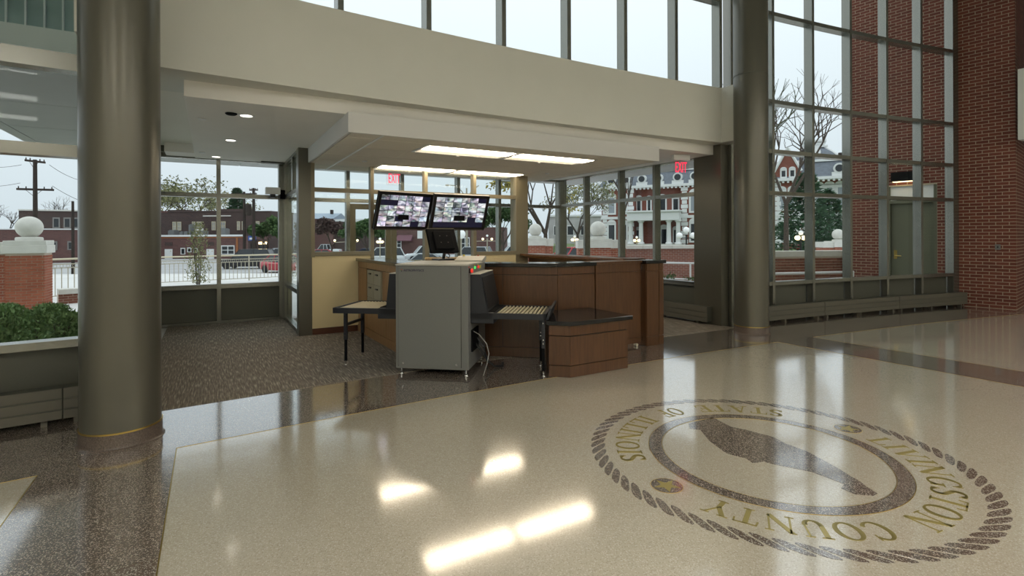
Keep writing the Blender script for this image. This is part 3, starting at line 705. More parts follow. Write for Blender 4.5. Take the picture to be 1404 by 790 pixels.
mbx = MB(); mbx.box(IN_L+.16, DX0-.02, -.5, .001, 0, TOPZ); mbx.box(DX1+.02, 2.963, -.5, .001, 0, TOPZ); mbx.box(DX0-.02, DX1+.02, -.5, .001, 2.62, TOPZ)
mbx.box(DX0-.02, DX1+.02, -.5, -.2, 0, 2.62)
mbx.build('mortar_backing', M_MORTAR, bx, local=True)
rt2 = MB()
for j in range(int(TOPZ/JD)):
    z = .01+j*JD; yy = -.09-(.10 if j%2 else 0)
    while yy > -3: rt2.box(2.895, 2.97, yy-BL, yy, z, z+BH); yy -= BR
rt2.build('brick_courses', M_BRICK, bx, local=True, kind='stuff')
MB().box(2.645,2.963,-3.2,-.08,0,TOPZ).build('mortar_backing', M_MORTAR, bx, local=True)
d3 = thing('door_3', 'olive steel door in the outside brick wing', None, (*BO,0), yaw=BW, kind='structure')
MB().box(DX0+.05, DX1-.05, -.14, -.095, .01, 2.22).build('door_leaf', M_DOORG, d3, local=True)
fr = MB(); fr.box(DX0-.02,DX0+.045,-.19,-.03,0,2.62); fr.box(DX1-.045,DX1+.02,-.19,-.03,0,2.62); fr.box(DX0+.045,DX1-.045,-.19,-.03,2.23,2.30); fr.build('door_frame', M_DOORG, d3, local=True)
MB().box(DX0+.045,DX1-.045,-.19,-.06,2.30,2.62).build('header_panel', M_WTRIM, d3, local=True)
MB().box(DX1-.16,DX1-.10,-.095,-.085,.96,1.16).build('lock_plate', M_BRASS, d3, local=True)
hd = MB(); hd.cyl((DX1-.13,-.09,1.03),(DX1-.13,-.03,1.03),.012); hd.cyl((DX1-.13,-.035,1.03),(DX1-.25,-.035,1.03),.011); hd.build('door_handle', M_BRASS, d3, local=True)
dl = thing('wall_lamp', 'dark box wall lamp over the olive outside door', 'lamp', (*BO,0), yaw=BW)
MB().box(1.585,2.045,.006,.17,2.72,2.93).build('housing', M_BLACK2, dl, local=True)
MB().box(1.615,2.015,.02,.15,2.708,2.722).build('lens', M_WARM, dl, local=True)
pl = thing('wall_plate', 'small grey switch plate on the red brick wall', 'wall plate', (*BO,0), yaw=BW)
MB().box(.225,.31,.006,.014,1.20,1.31).build('plate', M_GPLATE, pl, local=True)
MB().box(.255,.28,.014,.019,1.235,1.275).build('button', M_HOOD, pl, local=True)

# mezzanine edge at the far right
mz = MB().box(13.70, 18, -8, 3.92, 3.36, 4.74).build('wall_mezzanine', M_WHITE, kind='structure'); tag(mz, 'white mezzanine edge beside the brick wall', kind='structure')
rl = thing('mezzanine_railing', 'pale metal railing on the white mezzanine edge', 'railing', (13.8,2,4.74))
for t in (3.75,2.6,1.4,.2,-1): MB().box(13.75,13.79,t-.02,t+.02,4.74,5.72).build('post', M_IRONW, rl)
MB().tube([(13.77,3.8,5.76),(13.77,-1.2,5.76)], .022).build('handrail', M_GOLD, rl)
for z in (4.9,5.1,5.3,5.5): MB().tube([(13.77,3.78,z),(13.77,-1.2,z)], .008, 6).build('cable', M_CHROME, rl)

# ------------------------------------------------------------------ floor medallion
MC = (3.33, 2.24)
md = thing('floor_medallion', 'round county seal of brown terrazzo and brass let into the beige floor', 'medallion', (*MC,0))
Z0, Z1 = -.004, .0016
def pol(r, a): return (MC[0]+r*cos(a), MC[1]+r*sin(a))
def ring(name, r0, r1, m, z1=Z1, n=96, c=MC):
    mb = MB(); vs = []; fs = []
    for i in range(n):
        a = 2*pi*i/n
        for r, z in ((r0,Z0),(r1,Z0),(r1,z1),(r0,z1)): vs.append((c[0]+r*cos(a), c[1]+r*sin(a), z))
    for i in range(n):
        j = (i+1) % n
        for q in range(4): fs.append((i*4+q, i*4+(q+1)%4, j*4+(q+1)%4, j*4+q))
    mb.add(vs, fs); return mb.build(name, m, md)
ring('ring', .712, .800, M_BROWN)
ring('ring_edge', .800, .804, M_BRASS, .0018); ring('ring_edge', .708, .712, M_BRASS, .0018)
NSEG = 68
for i in range(NSEG):
    a0 = 2*pi*i/NSEG; g = 2*pi/NSEG
    outline = []
    hw = g*.405
    prof = [(1.212,.0,-.55),(1.205,.25,-.95),(1.19,.42,-1.0),(1.14,.70,-1.0),(1.125,.86,-.9),(1.113,1.15,-.55)]
    skew = radians(7.0)
    L = []; R = []
    for (r, k, w) in [(1.212,0,.40),(1.203,.09,.78),(1.185,.27,1.0),(1.140,.73,1.0),(1.122,.91,.78),(1.113,1.0,.40)]:
        ac = a0 - skew*k
        L.append(pol(r, ac+hw*w)); R.append(pol(r, ac-hw*w))
    MB().prism(L+R[::-1], Z0, Z1).build('rope_segment', M_BROWN, md)
# state outline
ST = [(.267,.684),(.212,.466),(.255,.369),(.303,.170),(.262,.041),(.262,-.113),(.204,-.270),(.163,-.384),(.117,-.474),(.104,-.523),(.062,-.585),(.024,-.665),(-.025,-.666),
      (-.097,-.604),(-.090,-.523),(-.021,-.504),(-.019,-.417),(-.027,-.308),(-.127,-.126),(-.148,-.062),(-.230,-.040),(-.205,.028),(-.246,.145),(-.237,.182),(-.164,.365),(-.044,.546),(-.10,.60),(-.02,.685)]
MB().prism([(MC[0]+x, MC[1]+y) for x, y in ST], Z0, Z1).build('state_outline', M_BROWN, md)
# stars
for cx, cy in ((-.955,.025),(.955,-.02)):
    c = (MC[0]+cx, MC[1]+cy)
    MB().prism([(c[0]+.092*cos(2*pi*i/32), c[1]+.092*sin(2*pi*i/32)) for i in range(32)], Z0, Z1).build('star_disc', M_BROWN, md)
    ring('disc_edge', .092, .0955, M_BRASS, .0018, 40, c)
    MB().prism([(c[0]+(.085 if i%2==0 else .034)*cos(pi*i/5+.35), c[1]+(.085 if i%2==0 else .034)*sin(pi*i/5+.35)) for i in range(10)], Z0, .0022).build('star', M_GOLD, md)
# serif lettering, drawn stroke by stroke
TK, TN = .17, .065
def stroke(mb, pts, w0, w1=None):
    w1 = w1 or w0
    for i in range(len(pts)-1):
        a = Vector(pts[i]); b = Vector(pts[i+1]); d = (b-a)
        if d.length < 1e-6: continue
        d.normalize(); n = Vector((-d.y, d.x)); wa = w0+(w1-w0)*i/(len(pts)-1); wb = w0+(w1-w0)*(i+1)/(len(pts)-1)
        a = a-d*.012; b = b+d*.012
        mb.append([a+n*wa/2, a-n*wa/2, b-n*wb/2, b+n*wb/2])
def arcst(mb, cx, cy, rx, ry, a0, a1, n=20):
    pts = [(cx+rx*cos(radians(a0+(a1-a0)*i/n)), cy+ry*sin(radians(a0+(a1-a0)*i/n))) for i in range(n+1)]
    for i in range(n):
        am = radians(a0+(a1-a0)*(i+.5)/n); w = TN+(TK-TN)*abs(cos(am))**1.3
        stroke(mb, pts[i:i+2], w)
def ser(mb, x, y, w=.34): stroke(mb, [(x-w/2,y),(x+w/2,y)], .05)
def glyph(ch):
    m = []
    if ch == 'I': stroke(m,[(.2,0),(.2,1)],TK); ser(m,.2,.02); ser(m,.2,.98); return m,.4
    if ch == 'L': stroke(m,[(.2,0),(.2,1)],TK); ser(m,.2,.98); stroke(m,[(.03,.025),(.68,.025)],.05); stroke(m,[(.66,0),(.70,.28)],.07); return m,.72
    if ch == 'V': stroke(m,[(.13,.98),(.44,.0)],TK); stroke(m,[(.75,.98),(.44,.0)],TN); ser(m,.13,.98); ser(m,.75,.98,.28); return m,.88
    if ch == 'N': stroke(m,[(.15,0),(.15,.97)],TN); stroke(m,[(.12,.97),(.78,.03)],TK); stroke(m,[(.80,0),(.80,.97)],TN); ser(m,.15,.02,.26); ser(m,.10,.98,.2); ser(m,.80,.98,.26); return m,.95
    if ch == 'O': arcst(m,.45,.5,.36,.47,0,360,36); return m,.9
    if ch == 'C': arcst(m,.45,.5,.36,.47,45,325,30); stroke(m,[(.72,.98),(.72,.70)],.05); return m,.84
    if ch == 'G': arcst(m,.45,.5,.36,.47,45,325,30); stroke(m,[(.74,.06),(.74,.42)],TK*.9); ser(m,.74,.44,.28); stroke(m,[(.72,.98),(.72,.70)],.05); return m,.9
    if ch == 'S':
        arcst(m,.33,.745,.22,.225,30,235,18); stroke(m,[(.20,.59),(.46,.42)],TK); arcst(m,.33,.255,.24,.225,50,-150,18)
        stroke(m,[(.55,.97),(.55,.76)],.05); stroke(m,[(.10,.03),(.10,.26)],.05); return m,.66
    if ch == 'T': stroke(m,[(.4,0),(.4,.98)],TK); ser(m,.4,.02); stroke(m,[(.04,.97),(.76,.97)],.055); stroke(m,[(.05,.98),(.03,.74)],.06); stroke(m,[(.75,.98),(.77,.74)],.06); return m,.8
    if ch == 'U': stroke(m,[(.2,.98),(.2,.32)],TK); arcst(m,.45,.32,.25,.29,180,360,16); stroke(m,[(.72,.32),(.72,.98)],TN); ser(m,.2,.98); ser(m,.72,.98,.26); return m,.9
    if ch == 'Y': stroke(m,[(.13,.98),(.43,.46)],TK); stroke(m,[(.74,.98),(.43,.46)],TN); stroke(m,[(.43,0),(.43,.48)],TK); ser(m,.13,.98); ser(m,.74,.98,.28); ser(m,.43,.02); return m,.86
    if ch == 'A': stroke(m,[(.12,.02),(.42,1.0)],TN); stroke(m,[(.74,.02),(.42,1.0)],TK); stroke(m,[(.22,.34),(.64,.34)],.055); ser(m,.12,.02,.26); ser(m,.74,.02); return m,.88
    if ch == 'E' or ch == 'F':
        stroke(m,[(.2,0),(.2,1)],TK); stroke(m,[(.03,.975),(.64,.975)],.05); stroke(m,[(.2,.52),(.5,.52)],.05); stroke(m,[(.5,.62),(.5,.42)],.05); stroke(m,[(.62,.98),(.65,.76)],.06)
        if ch == 'E': stroke(m,[(.03,.025),(.66,.025)],.05); stroke(m,[(.65,.02),(.69,.26)],.06)
        else: ser(m,.2,.02)
        return m,.70
    return [], .35
HL = .168
def arc_word(txt, a0, a1, outward):
    gl = [glyph(c) for c in txt]; tot = sum(w for _, w in gl); span = abs(radians(a1-a0))
    kx = span*.95/tot
    pos = 0
    for c, (m, w) in zip(txt, gl):
        mid = pos+w/2; pos += w
        if not m: continue
        f = mid/tot
        a = radians(a0)+(radians(a1)-radians(a0))*f
        rad = Vector((cos(a), sin(a))); up = rad if outward else -rad
        right = Vector((up.y, -up.x))
        org = Vector(pol(.868 if outward else 1.036, a))
        mb = MB()
        for q in m:
            P = [org + right*((p[0]-w/2)*min(kx*.95, .19)*.92) + up*(p[1]*HL) for p in q]
            mb.prism([(p.x,p.y) for p in P], Z0, .0020)
        mb.build('letter', M_GOLD, md)
arc_word('LIVINGSTON', -13, -100, True)
arc_word('COUNTY', -110, -166, True)
arc_word('STATE', 27, 70, False)
arc_word('OF', 79, 93, False)
arc_word('ILLINOIS', 101, 157, False)

# ------------------------------------------------------------------ security desk
dk = thing('security_desk', 'U shaped cherry wood security desk with black stone top and hinged gate', 'desk', (3.6,6.6,0))
CT = 1.172
def wallseg(p, q, name, z0, z1, th, m, off=0.0, trim0=0, trim1=0, parent=None, bevel=0):
    p = Vector(p); q = Vector(q); d = (q-p).normalized(); n = Vector((-d.y, d.x))       # n points inwards (left of direction)
    a = p+d*trim0+n*off; b = q-d*trim1+n*off
    P = [a, b, b+n*th, a+n*th]
    return MB().prism([(v.x,v.y) for v in P], z0, z1).build(name, m, parent or dk, bevel=bevel)
A_, B_, K_, E_ = (2.06,8.50), (2.10,6.60), (3.72,5.32), (4.30,5.32)
# outside carcass, then boards proud of it with recessed joints
for p, q in ((A_,B_),(B_,K_),(K_,E_)):
    wallseg(p, q, 'carcass', .02, CT-.045, .06, M_DKGAP, .012)
def boards(p, q, n, mats, skip=()):
    p = Vector(p); q = Vector(q); L = (q-p).length
    for i in range(n):
        a = p+(q-p)*i/n; b = p+(q-p)*(i+1)/n
        wallseg(a, b, 'frieze_board', 1.03, CT-.047, .02, mats, 0, .003, .003)
        if i not in skip: wallseg(a, b, 'panel', .125, 1.022, .02, mats, 0, .003, .003)
    wallseg(p, q, 'plinth', .006, .12, .03, mats, -.006)
boards(A_, B_, 4, M_WOOD2, (1,))
wallseg((2.074,8.03),(2.085,7.55),'panel',.125,.40,.02,M_WOOD2,0,.003,.003)
boards(B_, K_, 3, M_WOOD)
boards(K_, E_, 1, M_WOOD)
# beige steel drawers in the end of the counter
for r in range(3):
    for c in range(2):
        t0 = 7.95-.36*(c+1); z1 = 1.018-.205*r
        dr = MB().box(2.058,2.09,t0+.006,t0+.354,z1-.198,z1).build('drawer', M_DRAWER, dk)
        MB().box(2.042,2.058,t0+.14,t0+.22,z1-.06,z1-.045).build('handle', M_BLACK, dr, local=False) if False else None
        h = MB().box(2.040,2.058,t0+.13,t0+.23,z1-.062,z1-.044)
        ho = h.build('drawer_handle', M_BLACK, dk); ho.parent = dr
# stone tops
def top_poly(poly, name='stone_top', m=M_STONE, z0=CT-.045, z1=CT): return MB().prism(poly, z0, z1).build(name, m, dk, bevel=.004)
top_poly([(2.02,8.50),(2.065,6.575),(3.70,5.285),(4.31,5.285),(4.31,5.62),(3.83,5.62),(2.45,6.72),(2.42,8.50)])
# gate
gt = wallseg((4.325,5.345),(5.115,5.345),'gate',.045,CT-.03,.04,M_WOOD,0)
for nm, z0, z1 in (('gate_rail',1.03,CT-.032),('gate_panel',.13,1.022),('gate_kick',.048,.122)):
    o = MB().box(4.33,5.11,5.333,5.346,z0,z1).build(nm, M_WOOD, dk); o.parent = gt
o = MB().box(4.315,5.125,5.31,5.62,CT-.03,CT-.002).build('gate_top', M_WOOD, dk); o.parent = gt
for z in (.10,1.06):
    o = MB().box(5.112,5.138,5.325,5.35,z-.03,z+.03).build('hinge', M_CHROME, dk); o.parent = gt
o = MB().cyl((5.05,5.34,.02),(5.05,5.39,.02),.02).build('caster', M_PLATE, dk); o.parent = gt
# pilaster and the far leg of the U
pi_ = MB().box(5.145,5.455,5.27,5.60,.006,CT-.045).build('pilaster', M_WOOD, dk)
for nm, z0, z1 in (('plinth',.004,.13),('pilaster_panel',.14,1.02),('frieze_board',1.03,CT-.046)):
    o = MB().box(5.155,5.375,5.258,5.272,z0,z1).build(nm, M_WOOD, dk); o.parent = pi_
    o = MB().box(5.385,5.466,5.258,5.61,z0,z1).build(nm, M_WOOD, dk); o.parent = pi_
top_poly([(5.12,5.235),(5.50,5.235),(5.50,5.62),(5.12,5.62)])
MB().box(5.25,5.46,5.61,8.46,.006,1.10).build('side_panel', M_WOOD, dk)
MB().ext([(5.46,8.46,1.10),(5.25,8.46,1.10),(5.12,8.46,CT-.025),(5.46,8.46,CT-.025)], (0,-2.85,0)).build('flared_cornice', M_WOOD2, dk)
MB().box(5.06,5.49,5.625,8.47,CT-.025,CT+.012).build('ledge', M_WOOD, dk, bevel=.004)
# low writing shelf
lp = [(3.145,4.665),(3.309,4.505),(4.125,4.515),(4.125,5.305),(3.715,5.305),(3.595,5.398)]
lw = thing('writing_shelf', 'low cherry wood shelf with black top in front of the security desk', 'shelf', (3.65,5.0,0))
def inset(poly, d):
    c = Vector((sum(p[0] for p in poly)/len(poly), sum(p[1] for p in poly)/len(poly)))
    return [tuple(Vector(p)+(c-Vector(p)).normalized()*d) for p in poly]
MB().prism(inset(lp,.02), .01, .555).build('carcass', M_DKGAP, lw)
def lseg(p, q, name, z0, z1, m):
    p = Vector(p); q = Vector(q); d = (q-p).normalized(); n = Vector((-d.y,d.x))
    P = [p+d*.001, q-d*.001, q+n*.03-d*.001, p+n*.03+d*.001]; MB().prism([(v.x,v.y) for v in P], z0, z1).build(name, m, lw)
for p, q in ((lp[5],lp[0]),(lp[0],lp[1]),(lp[1],lp[2]),(lp[2],lp[3])):
    lseg(p,q,'plinth',.004,.122,M_WOOD2 if False else M_WOOD); lseg(p,q,'panel',.130,.435,M_WOOD); lseg(p,q,'frieze_board',.447,.555,M_WOOD)
MB().prism([(3.108,4.662),(3.297,4.462),(4.165,4.472),(4.165,5.28),(3.71,5.28),(3.58,5.385)], .556, .602).build('stone_top', M_STONE, lw, bevel=.004)
ot = thing('power_outlet', 'ivory power outlet on the desk panel behind the conveyor', 'outlet', (2.84,6.01,.50))
dv = (Vector(K_)-Vector(B_)).normalized(); nv = Vector((dv.y,-dv.x))
op = Vector((2.745,6.09))+nv*.004
def dirbox(mb, c, u, n, hu, d, z0, z1):
    P = [c-u*hu, c+u*hu, c+u*hu+n*d, c-u*hu+n*d]; return mb.prism([(v.x,v.y) for v in P], z0, z1)
dirbox(MB(), op, dv, nv, .045, .006, .42, .54).build('plate', M_PLATE, ot)
for z in (.445,.49): dirbox(MB(), op+nv*.006, dv, nv, .018, .003, z, z+.03).build('socket', M_BLACK, ot)

# ------------------------------------------------------------------ x-ray scanner, local u (across), v (back), z
SY = radians(-39.13); SO = (1.8045, 5.595, 0)
xs = thing('xray_scanner', 'grey baggage x-ray scanner with black tunnel hoods and roller tables', 'scanner', SO, yaw=SY)
bl = dict(local=True)
MB().box(-.048,.772,.0,.86,.065,1.19).build('body', M_SCAN, xs, local=True, bevel=.006)
MB().box(-.052,.776,-.004,.864,1.19,1.208).build('top_plate', M_SCANL, xs, local=True, bevel=.004)
MB().box(-.015,.690,-.010,.0,.10,1.178).build('front_panel', M_SCAN, xs, local=True, bevel=.003)
MB().box(-.018,-.015,-.004,.0,.09,1.185).build('panel_joint', M_DKGAP, xs, local=True)
MB().box(.690,.694,-.004,.0,.09,1.185).build('panel_joint', M_DKGAP, xs, local=True)
for u in (.04,.64): MB().cyl((u,-.013,.125),(u,-.008,.125),.010).build('screw', M_CHROME, xs, local=True)
for u in (.0,.735):
    for v in (.05,.80):
        f = MB(); f.cyl((u,v,.015),(u,v,.07),.010); f.lathe([(.030,0),(.028,.010),(.010,.018)], (u,v), 16); f.build('levelling_foot', M_CHROME, xs, local=True)
MB().box(.10,.62,.10,.75,.04,.066).build('base_pan', M_BLACK2, xs, local=True)
# tunnel hoods
def hood(s, x0, xt, xb):
    h = MB(); P = [(x0,.10,.66),(xb,.10,.66),(xb,.10,.70),(xt,.10,1.092),(x0,.10,1.092)]
    h.ext(P, (0,.70,0)); o = h.build('tunnel_hood', M_HOOD, xs, local=True, bevel=.005)
    c = MB(); e = .004*s
    c.quad((xt+e,.13,1.06),(xb+e,.13,.72),(xb+e,.77,.72),(xt+e,.77,1.06))
    co = MB().ext([(xt+e*.2-(xt-xb)*.08,.13,1.06),(xb+e*.2,.13,.715),(xb+e*.2,.77,.715),(xt+e*.2-(xt-xb)*.08,.77,1.06)], (.006*s,0,0)).build('lead_curtain', M_CURT, xs, local=True); co.parent = o
    MB().box(min(x0,xt),max(x0,xt),.095,.805,1.092,1.100).build('hood_top', M_SCANL, xs, local=True)
hood(1, .772, .885, .96); hood(-1, -.048, -.162, -.205)
# conveyor beds
def bed(s, u0, u1, uend, zt):
    # frame rails
    lo, hi = min(u0,uend), max(u0,uend)
    rails = MB(); rails.box(lo,hi,.095,.125,zt-.062,zt); rails.box(lo,hi,.775,.805,zt-.062,zt); rails.box(uend-.03*(s>0),uend+.03*(s<0),.095,.805,zt-.062,zt)
    fo = rails.build('table_frame', M_HOOD, xs, local=True)
    MB().box(min(u0,u1),max(u0,u1),.095,.805,zt-.115,zt+.005).build('bed_housing', M_HOOD, xs, local=True, bevel=.01)
    MB().box(lo+.005,hi-.005,.125,.775,zt-.06,zt-.05).build('drip_tray', M_BLACK2, xs, local=True)
    n = 12; a = u1+.03*s; b = uend-.06*s
    for i in range(n):
        u = a+(b-a)*i/(n-1); r = MB().cyl((u,.13,zt-.018),(u,.77,zt-.018),.0145,n=10).build('roller', M_ROLL, xs, local=True, smooth=True)
    MB().box(min(u0,u1)+.002,max(u0,u1)-.002,.16,.74,zt+.004,zt+.010).build('belt', M_BLACK2, xs, local=True)
    return fo
bed(1, .772, 1.03, 1.60, .672); bed(-1, -.048, -.30, -.84, .70)
MB().ext([(1.60,.095,.612),(1.625,.095,.612),(1.66,.095,.735),(1.635,.095,.735)], (0,.71,0)).build('end_stop', M_HOOD, xs, local=True)
def leg(u, v, ztop):
    l = MB().box(u-.018,u+.018,v-.018,v+.018,.30,ztop).build('leg', M_HOOD, xs, local=True)
    m = MB().box(u-.013,u+.013,v-.013,v+.013,.05,.31).build('leg_insert', M_BLACK2, xs, local=True); m.parent = l
    f = MB(); f.cyl((u,v,.012),(u,v,.055),.007); f.lathe([(.024,0),(.022,.008),(.008,.014)], (u,v), 14); f.sphere((u,v,.055),.014,10,6); o = f.build('levelling_foot', M_CHROME, xs, local=True); o.parent = l
    for z in (.35,.39,.57): 
        o = MB().cyl((u,v-.018,z),(u,v-.024,z),.006,n=8).build('bolt', M_CHROME, xs, local=True); o.parent = l
leg(1.565,.15,.615); leg(1.49,.60,.615)
for v in (.30,.75): leg(-.785,v,.63)
MB().box(-.797,-.773,.30,.75,.46,.49).build('leg_brace', M_HOOD, xs, local=True)
# controls and print
eb = MB(); eb.cyl((.776,.06,1.135),(.81,.06,1.135),.022,n=14); eb.build('emergency_button', M_RED, xs, local=True)
MB().cyl((.772,.06,1.135),(.79,.06,1.135),.028,n=14).build('button_collar', M_BLACK, xs, local=True)
for v, z, m in ((.30,1.155,M_GREEN),(.47,1.155,M_RED)): MB().cyl((.772,v,z),(.785,v,z),.016,n=12).build('indicator', m, xs, local=True)
for v, z, m, w, h in ((.19,1.140,M_YLAB,.045,.03),(.30,1.18,M_YLAB,.03,.012),(.47,1.18,M_YLAB,.03,.012),(.58,1.15,M_YLAB,.04,.035),(.04,1.175,M_REDL,.03,.012)):
    MB().box(.772,.7745,v-w,v+w,z-h/2,z+h/2).build('warning_label', m, xs, local=True)
text_part('ASTROPHYSICS', .033, M_LOGO, xs, (.165,-.0112,1.138), (pi/2,0,0), 'brand_lettering', .0006, 1.02)
for du, dz, m in ((0,.008,M_REDL),(-.010,0,mat('logo_green',(.10,.25,.06),.5)),(0,-.009,M_LOGO)):
    MB().box(.022+du,.032+du,-.012,-.010,1.135+dz,1.145+dz).build('brand_mark', m, xs, local=True)
# cable bundle by the floor
MB().box(.773,.79,.12,.42,.24,.48).build('inlet_panel', M_BLACK2, xs, local=True)
cbp = [(.78,.18,.46),(.86,.14,.43),(.95,.10,.34),(.98,.08,.24),(.96,.06,.12),(.93,.02,.012)]
MB().tube(cbp,.0045,8).build('cable', M_CABLE, xs, local=True, smooth=True)
MB().tube([(.78,.30,.30),(.84,.32,.22),(.90,.36,.10),(.98,.40,.02),(1.06,.46,.015),(1.04,.60,.015)],.013,8).build('power_cord', M_BLACK, xs, local=True, smooth=True)
MB().tube([(.78,.36,.36),(.86,.34,.26),(.90,.40,.08),(.86,.55,.015)],.010,8).build('power_cord', M_BLACK, xs, local=True, smooth=True)
# console keyboard behind the scanner's top
kb = thing('control_keyboard', 'cream control keyboard with lamps on top of the scanner', 'keyboard', SO, yaw=SY)
MB().ext([(.45,.62,1.209),(.45,.855,1.209),(.45,.855,1.265),(.45,.80,1.270),(.45,.62,1.225)], (.34,0,0)).build('case', M_SCANL, kb, local=True, bevel=.004)
MB().cyl((.52,.80,1.265),(.52,.80,1.285),.014,n=12).build('lamp', M_YLAB, kb, local=True)
MB().cyl((.70,.80,1.262),(.70,.80,1.280),.010,n=12).build('lamp', M_REDL, kb, local=True)
# monitor on the scanner, seen from behind
def panel_frame(s, t, z, yaw, tilt):
    M = Matrix.Translation((0,0,0)); return (s,t,z), yaw, tilt
mo = thing('operator_monitor', 'small black monitor seen from behind on top of the scanner', 'monitor', (2.561,6.198,1.209), yaw=.115)
def tilted(mb, tilt, zc):                     # rotate about the local x axis through (0,0,zc); top leans to +y for tilt > 0
    c, d = cos(tilt), sin(tilt); mb.v = [(x, y*c+(z-zc)*d, zc+(z-zc)*c-y*d) for x,y,z in mb.v]; return mb
TI = .417; ZC0 = .247
tilted(MB().box(-.20,.20,-.012,.028,ZC0-.165,ZC0+.165), TI, ZC0).build('screen_housing', M_BLACK2, mo, local=True, bevel=.008)
tilted(MB().box(-.135,.135,-.040,-.010,ZC0-.13,ZC0+.12), TI, ZC0).build('back_cover', M_BLACK2, mo, local=True, bevel=.012)
tilted(MB().box(-.195,.195,-.014,.028,ZC0+.158,ZC0+.168), TI, ZC0).build('top_bezel', M_BEZT, mo, local=True)
for x in (-.05,.05):
    for z in (-.04,.05): tilted(MB().cyl((x,-.043,ZC0+z),(x,-.039,ZC0+z),.007,n=8), TI, ZC0).build('screw', M_BEZT, mo, local=True)
tilted(MB().box(-.185,.185,.0275,.0295,ZC0-.15,ZC0+.15), TI, ZC0).build('display', M_DWIN, mo, local=True)
st = MB(); st.cyl((0,-.05,.11),(0,-.02,0.02),.02,n=12); st.box(-.11,.11,-.10,.08,-.0,.02); st.build('stand', M_BLACK, mo, local=True)
MB().tube([(.03,-.05,.10),(.07,-.06,.06),(.05,-.07,.03),(.02,-.06,.05)],.006,6).build('cable', M_BLACK, mo, local=True)
# rolled tan pad behind the monitor, on the counter
tp = thing('rolled_pad', 'rolled tan pad on the counter behind the monitor', 'pad', (2.62,6.42,CT))
MB().cyl((-.20,.03,.035),(.22,-.12,.035),.033,n=14).build('roll', M_TANP, tp, local=True, smooth=True)
MB().cyl((-.205,.032,.035),(-.20,.03,.035),.026,n=12).build('roll_end', M_ROLL, tp, local=True)

# ------------------------------------------------------------------ two wall screens
def wall_screen(label, s, t, z, yaw, tilt, sm):
    k = thing('wall_screen', label, 'screen', (s,t,z-.31), yaw=yaw)
    w, h, d = 1.03, .62, .06
    def tl(mb): return tilted(mb, -tilt, .31)
    fr = MB(); b = .050
    fr.box(-w/2,w/2,0,.02,0,b); fr.box(-w/2,w/2,0,.02,h-.045,h); fr.box(-w/2,-w/2+b,0,.02,b,h-.045); fr.box(w/2-b,w/2,0,.02,b,h-.045)
    tl(fr).build('bezel', M_BLACK, k, local=True)
    tl(MB().box(-w/2+.005,w/2-.005,.02,d,.005,h-.005)).build('back_housing', M_BLACK2, k, local=True)
    tl(MB().box(-w/2,w/2,.0,d,h,h+.006)).build('top_edge', M_BEZT, k, local=True)
    tl(MB().box(-w/2+.03,w/2-.03,-.004,.02,.006,.018)).build('speaker_bar', M_BEZT, k, local=True)
    mb = tl(MB().add([(-w/2+b,.012,b+.0),(w/2-b,.012,b),(w/2-b,.012,h-.045),(-w/2+b,.012,h-.045)], [(0,1,2,3)]))
    o = mb.build('display', sm, k, local=True, keep=True)
    uv = o.data.uv_layers.new(name='UVMap')
    for l, c in zip(o.data.loops, ((0,0),(1,0),(1,1),(0,1))): uv.data[l.index].uv = c
    arm = MB(); arm.box(-.03,.03,d-.02,.36,.28,.34); arm.box(-.10,.10,d-.03,d+.03,.18,.44); arm.build('mount_arm', M_BLACK2, k, local=True)
wall_screen('black wall screen showing camera tiles, nearer the bronze post', 2.735, 8.206, 1.916, .27, .328, S_LEFT)
wall_screen('black wall screen showing camera tiles, nearer the side windows', 3.652, 8.063, 1.906, .044, .375, S_RIGHT)

# ------------------------------------------------------------------ exit signs, camera
def exit_sign(label, s, t, ztop, yaw, drop=.0):
    k = thing('exit_sign', label, 'exit sign', (s,t,ztop-.34), yaw=yaw)
    MB().box(-.155,.155,-.04,.04,.245,.335).build('housing', M_FIX, k, local=True, bevel=.004)
    if drop: MB().cyl((0,0,.33),(0,0,.34+drop),.012).build('stem', M_FIX, k, local=True)
    MB().box(-.15,.15,-.004,.004,.0,.245).build('acrylic_panel', M_EXITP, k, local=True)
    text_part('EXIT', .25, M_EXITR, k, (.0,-.006,.118), (pi/2,0,0), 'exit_lettering', .0008, .40)
exit_sign('red lettered exit sign hanging by the rectangular bronze post', 6.86, 6.20, 2.872, -.25)
exit_sign('red lettered exit sign in the vestibule behind the wall screens', 2.95, 9.45, 2.80, 0, .09)
sc = thing('security_camera', 'small white security camera on the bronze post', 'camera', (1.10,10.25,2.25))
MB().box(1.10,1.18,10.20,10.30,2.20,2.36).build('bracket', M_BLACK2, sc)
MB().box(.86,1.10,10.18,10.32,2.28,2.40).build('camera_body', M_FIX, sc, bevel=.008)
MB().cyl((.98,10.25,2.22),(.98,10.25,2.29),.045,n=16).build('lens_dome', M_BLACK, sc)

# ================================================================== outside
GZ = -.26; SZ = -1.3
def wmb(mb, name, m, label=None, cat=None, group=None, kind=None, **k):
    o = mb.build(name, m, frame='w', kind=kind, **k)
    if label: tag(o, label, cat, group, kind)
    return o
wmb(MB().prism([(-60,-30),(60,-30),(60,30),(12,30),(12,26),(-60,26)], GZ-.3, GZ), 'ground', M_CONC, 'pale concrete terrace around the building', kind='structure')
wmb(MB().box(-160,160,20,260,SZ-.4,SZ), 'street', M_ASPH, 'pale wet asphalt street and car park', kind='structure')
wmb(MB().box(7,60,30,130,GZ-1.5,GZ+.3), 'courthouse_lawn', M_GRASS, 'green lawn around the courthouse', kind='structure')
wmb(MB().prism([(-14,5.5),(-6.0,5.5),(-5.2,8.0),(-8.4,12.2),(-14,12.2)], GZ-.01, GZ+.06), 'planting_bed', M_GRASS, 'planted bed outside the side window', kind='structure')

